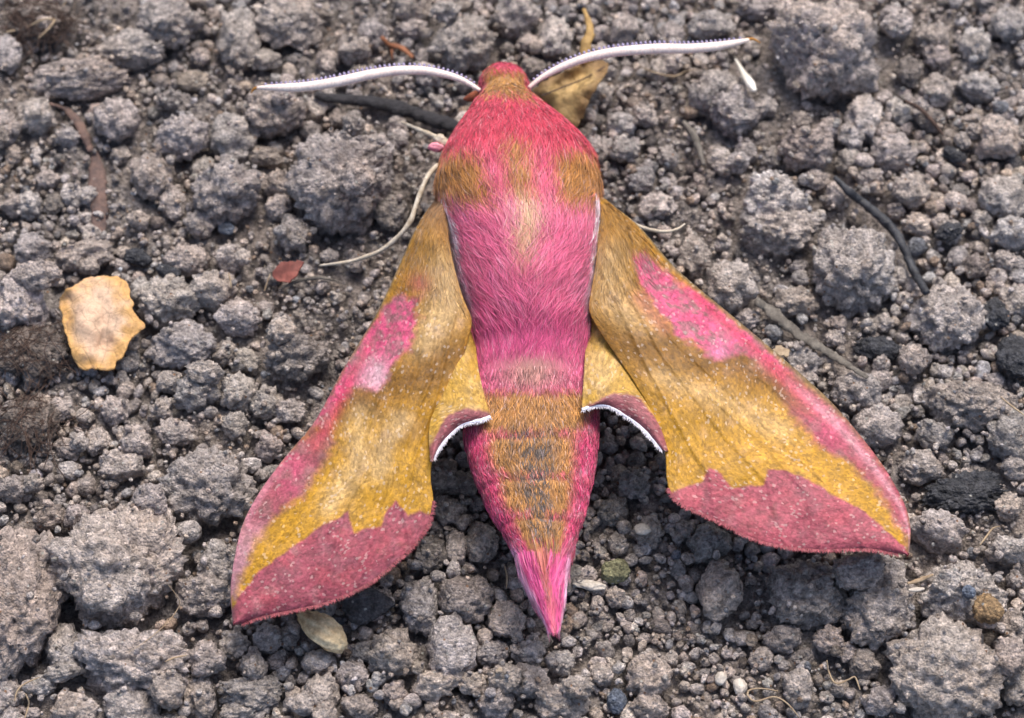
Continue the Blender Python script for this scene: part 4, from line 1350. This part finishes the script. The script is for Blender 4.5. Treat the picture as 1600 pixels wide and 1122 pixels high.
fringe(RW, RWD, 0.55, 0.985, -1, lin((184, 86, 100)), lin((110, 58, 62)), 1300, 5.5, 6)

# ---- body: one continuous lofted surface.  y, left x, right x, height of centre line, vertical half-thickness
BD = np.array([
    (113, 779, 801, .42, .06), (117, 766, 811, .42, .14), (123, 753, 821, .42, .19), (134, 745, 829, .42, .23), (145, 746, 831, .42, .24),
    (157, 751, 827, .41, .235), (172, 737, 846, .42, .28), (190, 727, 867, .43, .32), (215, 709, 898, .43, .37), (245, 692, 927, .43, .41),
    (285, 680, 939, .43, .43), (325, 686, 938, .43, .43), (376, 703, 935, .42, .42), (445, 716, 928, .39, .39), (490, 730, 922, .36, .35),
    (540, 734, 926, .32, .29), (590, 728, 932, .28, .235), (640, 722, 938, .26, .20), (690, 722, 938, .26, .20), (741, 736, 931, .25, .19),
    (800, 761, 918, .25, .17), (850, 793, 901, .25, .15), (892, 808, 890, .25, .125), (930, 824, 886, .25, .095), (960, 841, 881, .25, .065), (985, 853, 877, .25, .04)])
NS, NTH = 190, 96
sy = np.linspace(BD[0, 0], BD[-1, 0], NS)
sy = BD[0, 0] + (BD[-1, 0] - BD[0, 0]) * (np.linspace(0, 1, NS) ** 1.12)
xl, xr, zc, hz = (np.interp(sy, BD[:, 0], BD[:, k]) for k in (1, 2, 3, 4))
ker = np.ones(5) / 5
sm = lambda a: np.convolve(np.pad(a, 2, mode='edge'), ker, 'valid')
xl, xr, zc, hz = sm(xl), sm(xr), sm(zc), sm(hz)
seg = np.zeros(NS)
for yy, dpt in ((640, .003), (704, .006), (768, .008), (826, .008), (866, .009)):
    seg += dpt * np.exp(-((sy - yy) / 4.5) ** 2)
bc = unproj((xl + xr) / 2, sy, zc)                     # centre line
hw = (xr - xl) / 2 * U * np.linalg.norm(bc - CAM, axis=1) / DIST - 0.012
hw = np.maximum(hw, 0.02)
# each ring sits where its outline crosses the photo row; the crown of the back then shows a little higher up
th = np.linspace(-math.pi, math.pi, NTH, endpoint=False)


def body_point(i, t):
    """i fractional station index, t angle from the crown"""
    i = np.asarray(i, float)
    I = np.clip(np.floor(i).astype(int), 0, NS - 2)
    f = i - I
    L = lambda a: a[I] * (1 - f) + a[I + 1] * f
    w, h, sg = L(hw), L(hz), L(seg)
    s, c = np.sin(t), np.cos(t)
    g = np.abs(c) ** 0.9 * np.sign(c)
    x = L(bc[:, 0]) + (w - sg * .6) * s
    y = L(bc[:, 1])
    z = L(bc[:, 2]) + (h - sg) * g * np.where(c < 0, 0.8, 1.0)
    return np.stack([x, y, z], -1)


# ring angle and station of any spot, used for colouring in the animal's own coordinates
def body_col(Y, t, s=0):
    """Y photo row of the ring, t angle from crown; lat is -1..1 across the back"""
    lat = np.sin(t)
    X = lat * 100
    j = n2(X + 300, Y, 14, 101 + s) * 7 + n2(X + 300, Y, 40, 102 + s) * 9
    Yj = Y + j
    al = np.abs(lat + j * 0.006)
    c = np.ones(Y.shape + (3,)) * PINK
    c = blend(c, HOT, smooth(330, 250, Yj) * 0.5)
    c = blend(c, MAG, smooth(410, 500, Yj) * 0.75)
    # head
    hd = smooth(160, 148, Yj + 10 * al)
    head = blend(np.ones(c.shape) * lin((176, 124, 58)), HOT, np.maximum(smooth(.6, .9, al), smooth(116, 104, Yj)))
    c = blend(c, head, hd)
    c = blend(c, lin((232, 196, 200)), np.exp(-((Yj - 150) / 9) ** 2) * smooth(.8, .95, al) * 0.6)
    # collar
    c = blend(c, lin((206, 60, 88)), smooth(148, 160, Yj + 10 * al) * smooth(232, 208, Yj - 20 * al))
    # ochre shoulder patches and the stripe down the middle
    m = smooth(.34, .58, al) * smooth(1.05, .98, al) * smooth(218, 238, Yj - 10 * al) * smooth(318, 282, Yj - 8 * al)
    c = blend(c, lin((180, 124, 46)), m * 0.95)
    m = np.exp(-(lat / .16) ** 2) * smooth(206, 222, Yj) * smooth(302, 282, Yj)
    c = blend(c, lin((178, 130, 52)), m * 0.95)
    m = np.exp(-(lat / .20) ** 2) * smooth(278, 300, Yj) * smooth(395, 358, Yj)
    c = blend(c, lin((234, 196, 156)), m)
    m = np.exp(-(lat / .17) ** 2) * smooth(335, 360, Yj) * smooth(404, 380, Yj)
    c = blend(c, lin((180, 132, 96)), m * 0.8)
    m = smooth(.05, .5, n2(X + 900, Y * 0.5, 22, 141)) * smooth(270, 320, Y) * smooth(560, 500, Y)
    c = blend(c, lin((240, 150, 184)), m * 0.5)
    # pale edge of the shoulder flaps
    m = smooth(.955, 1.0, np.abs(lat)) * smooth(290, 330, Yj) * smooth(500, 440, Yj)
    c = blend(c, lin((240, 200, 216)), m * 0.85)
    m = np.exp(-((lat + .1) / .16) ** 2 - ((Yj - 455) / 16) ** 2)
    c = blend(c, lin((132, 50, 76)), m * 0.7)
    # start of the abdomen
    m = np.exp(-(lat / .55) ** 2) * smooth(536, 572, Yj) * smooth(622, 592, Yj)
    c = blend(c, lin((182, 136, 122)), m * 0.9)
    ab = smooth(602, 626, Yj)
    side = blend(np.ones(c.shape) * lin((206, 62, 112)), lin((186, 52, 94)), smooth(-.2, .4, n2(X, Y, 30, 111)))
    c = blend(c, side, ab)
    half = np.interp(Y, [600, 645, 690, 760, 850, 880], [.95, .90, .68, .69, .65, .5])
    m = ab * smooth(half + .12, half - .16, al) * smooth(862, 848, Yj)
    oc = blend(np.ones(c.shape) * lin((178, 128, 62)), lin((150, 108, 60)), smooth(0, .5, n2(X, Y, 12, 112)) * 0.7)
    c = blend(c, oc, m * 0.95)
    for yy in (680, 745, 806, 852):                    # pink hind edges of the segments
        c = blend(c, lin((208, 84, 110)), np.exp(-((Yj - yy) / 5) ** 2) * ab * smooth(-.6, .1, n2(X, Y, 26, yy)) * 0.95)
        c = blend(c, lin((240, 180, 200)), np.exp(-((Y - yy + 4) / 7) ** 2) * np.exp(-((np.abs(lat) - .84) / .08) ** 2) * smooth(-.1, .3, n2(X * 3, Y * 3, 9, 131)) * 0.8)
    m = ab * smooth(.5, .22, al) * smooth(-.1, .12, n2(X * 1.4, Y * 1.8, 9, 114)) * smooth(850, 838, Yj) * smooth(648, 690, Y)
    c = blend(c, lin((84, 76, 74)), m * 0.95)
    tl = smooth(852, 862, Yj)
    c = blend(c, lin((222, 84, 146)), tl)
    c = blend(c, lin((186, 118, 80)), tl * smooth(.4, .15, al) * smooth(950, 905, Yj) * 0.75)
    c = blend(c, lin((240, 118, 136)), tl * smooth(.6, .2, al) * smooth(915, 950, Yj) * 0.8)
    c = blend(c, lin((240, 196, 220)), tl * smooth(.82, .98, al) * 0.7)
    return c


II, TT = np.meshgrid(np.arange(NS), th, indexing='ij')
BV = body_point(II.astype(float), TT).reshape(-1, 3)
bpy_ = proj(BV)[1].reshape(NS, NTH)
bpy_ = np.where(np.abs(TT) > math.pi / 2, sy[II], bpy_)
bcol = body_col(bpy_, TT).reshape(-1, 3) * 0.8
idx = np.arange(NS * NTH).reshape(NS, NTH)
F = np.stack([idx[:-1], np.roll(idx[:-1], -1, 1), np.roll(idx[1:], -1, 1), idx[1:]], -1).reshape(-1, 4)
V = np.vstack([BV, bc[0] + [0, .01, 0], bc[-1] - [0, .02, 0]])
caps = [(NS * NTH, int(idx[0, (j + 1) % NTH]), int(idx[0, j])) for j in range(NTH)] + [(NS * NTH + 1, int(idx[-1, j]), int(idx[-1, (j + 1) % NTH])) for j in range(NTH)]
bcol = np.vstack([bcol, bcol[:1], bcol[-1:]])
me = mesh_py('body', V - MO, [tuple(f) for f in F] + caps, M_FUR, color=bcol)
BODY = add('body', me, MOTH)


# ---- fur
def fur(n, y0, y1, tmax, Lpx, Wpx, lift, seed, k_in, curl=0.18, tip=None, jitter=0.2, root=-0.003, spread=0.22, tmin=0.0, paint=None, blur=7.5):
    rs = np.random.default_rng(seed)
    y = rs.uniform(y0, y1, n * 3)
    wgt = np.interp(y, sy, hw)                       # even density over the surface
    y = y[rs.random(n * 3) < wgt / wgt.max()][:n]
    n = len(y)
    i = np.interp(y, sy, np.arange(NS))
    t = rs.uniform(tmin, tmax, n) * np.where(rs.random(n) < .5, 1, -1)
    p = body_point(i, t)
    es = body_point(np.clip(i + 0.8, 0, NS - 1), t) - body_point(np.clip(i - 0.8, 0, NS - 1), t)
    et = body_point(i, t + 0.02) - body_point(i, t - 0.02)
    es /= np.linalg.norm(es, axis=1)[:, None] + 1e-9
    et /= np.linalg.norm(et, axis=1)[:, None] + 1e-9
    nr = np.cross(et, es)
    nr /= np.linalg.norm(nr, axis=1)[:, None] + 1e-9
    nr *= np.sign((nr * (p - np.stack([np.interp(y, sy, bc[:, q]) for q in range(3)], 1))).sum(1))[:, None]
    k = np.interp(y, [a for a, _ in k_in], [b for _, b in k_in])
    swirl = n2(np.sin(t) * 100, y, 40, seed + 3) * 0.38
    d = es + et * (-np.sin(t) * k + swirl + rs.normal(0, spread, n))[:, None]
    d /= np.linalg.norm(d, axis=1)[:, None]
    c = body_col(np.where(np.abs(t) > math.pi / 2, y, proj(p + d * 0.03)[1]) + rs.normal(0, blur, n), t + rs.normal(0, blur / 140, n))
    if paint is not None:
        c = np.ones((n, 3)) * paint
    clump = n2(np.sin(t) * 130, y, 8, seed + 9)
    c = c * (1 + rs.normal(0, jitter, n) + clump * 0.42).clip(.3, 1.9)[:, None]
    u = rs.random(n)
    c = np.where((u < 0.09)[:, None], c * 0.42, c)
    c = np.where((u > 0.93)[:, None], c * 0.72 + np.array([.82, .62, .66]) * 0.28, c)
    c = c.clip(0.01, 0.9)
    L = np.interp(y, [a for a, _ in Lpx], [b for _, b in Lpx]) * U * rs.uniform(0.6, 1.25, n)
    return ribbons(p + nr * root, d, nr, L, Wpx * U * rs.uniform(.7, 1.3, n), c, lift, curl, seed, tip)


def join(name, sets, owner):
    V, F, C, off = [], [], [], 0
    for v, f, c in sets:
        V.append(v)
        F.append(f + off)
        C.append(c)
        off += len(v)
    return tag(add(name, mesh_np(name, np.vstack(V) - MO, np.vstack(F), M_FUR, color=np.vstack(C)), owner), kind='stuff')


KIN = [(100, -.5), (170, -.5), (215, -.25), (290, .1), (360, .35), (450, .75), (500, .7), (560, .2), (640, .05), (1000, 0)]
sets = [
    fur(5000, 114, 172, 2.0, [(110, 9), (170, 16)], 0.58, 0.35, 11, KIN, spread=.35, blur=5.0),
    fur(9500, 165, 250, 2.0, [(165, 16), (250, 24)], 0.58, 0.38, 12, KIN, spread=.35),
    fur(30000, 235, 520, 1.9, [(235, 28), (380, 48), (480, 52), (520, 40)], 0.58, 0.30, 13, KIN, spread=.19),
    fur(9500, 490, 620, 1.9, [(490, 34), (620, 15)], 0.58, 0.18, 14, KIN, spread=.2),
    fur(1500, 318, 500, 1.62, [(300, 40), (500, 46)], 0.62, 0.28, 17, [(0, .12), (1, .12)], spread=.1, tmin=1.22, paint=lin((250, 226, 236)), root=.004),
]
join('fur', sets, BODY)
sets = [
    fur(17000, 600, 862, 2.0, [(600, 13), (860, 13)], 0.7, 0.30, 15, [(0, 0), (1, 0)], spread=.22, jitter=.34, root=.001, blur=3.0),
    fur(2600, 835, 985, 2.2, [(835, 36), (900, 42), (960, 26), (985, 16)], 0.8, 0.06, 16, [(0, .1), (1, .1)], spread=.06, curl=.03, root=.001, blur=4.0),
]
join('abdomen_scales', sets, BODY)

# golden hairs over the wing bases and pale ones along the shoulder flaps
for W_, dat, lo, hi, sgn in ((LW, LWD, .02, .22, 1), (RW, RWD, .02, .22, 1)):
    P2, z, Wg, colg = dat
    rs = np.random.default_rng(77 + int(P2[0, 0, 0]))
    n = 2600
    iu = (rs.uniform(lo, hi, n) ** 1.0 * (Wg.shape[0] - 1)).astype(int)
    iv = (rs.uniform(.06, .98, n) * (Wg.shape[1] - 2)).astype(int)
    fade = rs.random(n) > (iu / (Wg.shape[0] * hi)) ** 2 * 0.8
    iu, iv = iu[fade], iv[fade]
    d = Wg[iu + 4, iv] - Wg[iu, iv]
    d /= np.linalg.norm(d, axis=1)[:, None] + 1e-9
    e = Wg[iu, iv + 1] - Wg[iu, iv]
    e /= np.linalg.norm(e, axis=1)[:, None] + 1e-9
    nr = np.cross(d, e)
    nr /= np.linalg.norm(nr, axis=1)[:, None] + 1e-9
    nr *= np.sign(nr[:, 2:3])
    d = d + e * rs.normal(0, .18, (len(d), 1))
    c = colg[iu, iv] * rs.uniform(.7, 1.25, (len(d), 1))
    v_, f_, c_ = ribbons(Wg[iu, iv] + nr * .001, d, nr, rs.uniform(10, 24, len(d)) * U, np.full(len(d), .7 * U), c.clip(0, .9), 0.10, .15, 5, segs=2)
    tag(add('wing_hair', mesh_np('wing_hair', v_ - MO, f_, M_FUR, color=c_), W_), kind='stuff')

# ---- antennae
M_ANT = plain_material('antenna_white', lin((240, 226, 216)), 0.5, scale=16.0, bump=0.15, col2=lin((226, 206, 198)))
M_TOOTH = plain_material('antenna_teeth', lin((168, 160, 190)), 0.6, scale=30.0, bump=0.1, col2=lin((120, 112, 146)))
M_TIP = plain_material('antenna_tip', lin((196, 140, 60)), 0.6, scale=20.0, bump=0.1, col2=lin((150, 98, 40)))


def antenna(pts, heights, tip):
    n = 150
    C2 = resample(pts, n)
    u = np.linspace(0, 1, n)
    z = np.interp(u, np.linspace(0, 1, len(heights)), heights)
    P = unproj(C2[:, 0], C2[:, 1], z)
    r = np.interp(u, [0, .12, .3, .6, .85, .95, 1], [3.2, 5.6, 7.6, 8.8, 7.8, 5.2, 2.6]) * U
    ring = 1 + 0.035 * np.sin(u * 2 * math.pi * 62)
    V, F = tube(P - MO, r * ring, 12, 0.9)
    o = add('antenna', mesh_py('antenna', V, F, M_ANT), MOTH)
    # fine comb of teeth along the far side
    T = np.gradient(P, axis=0)
    T /= np.linalg.norm(T, axis=1)[:, None]
    S = np.cross(T, [0, 0, 1.0])
    S *= np.sign(S[:, 1:2])
    Vs, Fs, off = [], [], 0
    for k in np.linspace(6, n - 6, 46).astype(int):
        for lay in (0,):
            b = P[k] + S[k] * r[k] * .85 + np.array([0, 0, .3]) * r[k]
            e = b + (S[k] * 0.9 + np.array([0, 0, .05])) * (6.4 * U * (0.6 + .4 * math.sin(math.pi * k / n)))
            v_, f_ = tube(np.array([b, (b + e) / 2 + [0, 0, .002], e]) - MO, np.array([2.7, 2.5, 1.9]) * U, 6)
            Vs.append(v_)
            Fs += [tuple(x + off for x in f) for f in f_]
            off += len(v_)
    add('comb_teeth', mesh_py('comb_teeth', np.vstack(Vs), Fs, M_TOOTH), o)['kind'] = 'stuff'
    # hooked tip
    C3 = resample(tip, 14)
    P3 = unproj(C3[:, 0], C3[:, 1], np.linspace(z[-1], z[-1] - .04, 14))
    V, F = tube(P3 - MO, np.linspace(3.2, 0.8, 14) * U, 7)
    add('antenna_tip', mesh_py('antenna_tip', V, F, M_TIP), o)
    return o


antenna([(750, 141), (722, 125), (690, 115), (656, 110), (616, 111), (577, 117), (537, 126), (498, 133), (459, 137), (417, 137), (402, 137)],
        [.52, .56, .60, .62, .60, .55, .50], [(405, 137), (397, 139), (392, 146)])
antenna([(826, 137), (847, 121), (879, 104), (918, 90), (957, 82), (997, 78), (1036, 76), (1076, 76), (1115, 73), (1149, 67), (1170, 62)],
        [.52, .58, .62, .64, .62, .58, .54], [(1167, 62), (1177, 61), (1188, 67)])

# ---- legs
M_LEG = plain_material('leg_pale', lin((206, 196, 180)), 0.55, scale=18.0, bump=0.2, col2=lin((164, 148, 126)))
M_CHEEK = plain_material('cheek_brown', lin((150, 84, 56)), 0.7, scale=20.0, bump=0.5, col2=lin((120, 60, 44)))
M_TUFT = plain_material('leg_pink', lin((222, 92, 116)), 0.6, scale=14.0, bump=0.3, col2=lin((236, 170, 184)))


def leg(pts, heights, taper, mat=None, rings=.10):
    n = 50
    C2 = resample(pts, n)
    P = unproj(C2[:, 0], C2[:, 1], np.interp(np.linspace(0, 1, n), np.linspace(0, 1, len(heights)), heights))
    rr = np.interp(np.linspace(0, 1, n), np.linspace(0, 1, len(taper)), taper) * U
    rr = rr * (1 + rings * np.sin(np.linspace(0, 1, n) * 2 * math.pi * 6))
    V, F = tube(P - MO, rr, 9, 1.0, 0.1, 4)
    return add('leg', mesh_py('leg', V, F, mat or M_LEG), MOTH)


lg = leg([(712, 236), (692, 222), (676, 212), (655, 203), (628, 191)], [.34, .36, .33, .27, .18], [7, 7, 4.5, 4, 3, 2])
for (x, y, rx, ry, turn, mt) in ((688, 218, 12, 9, -30, M_LEG), (681, 230, 13, 7, -10, M_TUFT)):
    V, F = ico(3)
    V = V * (1 + 0.35 * fbm(V * 2.5, 4, 3))[:, None] * np.array([rx * U, ry * U, 8 * U])
    a = R(turn)
    V = V @ np.array([[math.cos(a), math.sin(a), 0], [-math.sin(a), math.cos(a), 0], [0, 0, 1]])
    add('tuft', mesh_np('tuft', V + unproj(x, y, .36) - MO, F, mt), lg)
leg([(684, 258), (668, 276), (655, 306), (648, 326), (640, 348), (618, 374), (592, 393), (566, 403), (540, 410), (500, 415)],
    [.40, .44, .42, .40, .36, .30, .26, .22, .20, .16], [4, 4.2, 3.8, 4.4, 4, 3.6, 3.2, 2.8, 2])
leg([(646, 380), (636, 396), (624, 413)], [.30, .26, .20], [3, 2.6, 1.4])
leg([(970, 340), (990, 350), (1012, 358), (1038, 362), (1058, 358), (1070, 350)], [.40, .36, .32, .28, .24, .2], [3, 3.4, 3.2, 3, 2.4, 1.5])
leg([(750, 148), (738, 152), (725, 155)], [.40, .38, .36], [10, 8, 2.5], M_CHEEK, 0.0)
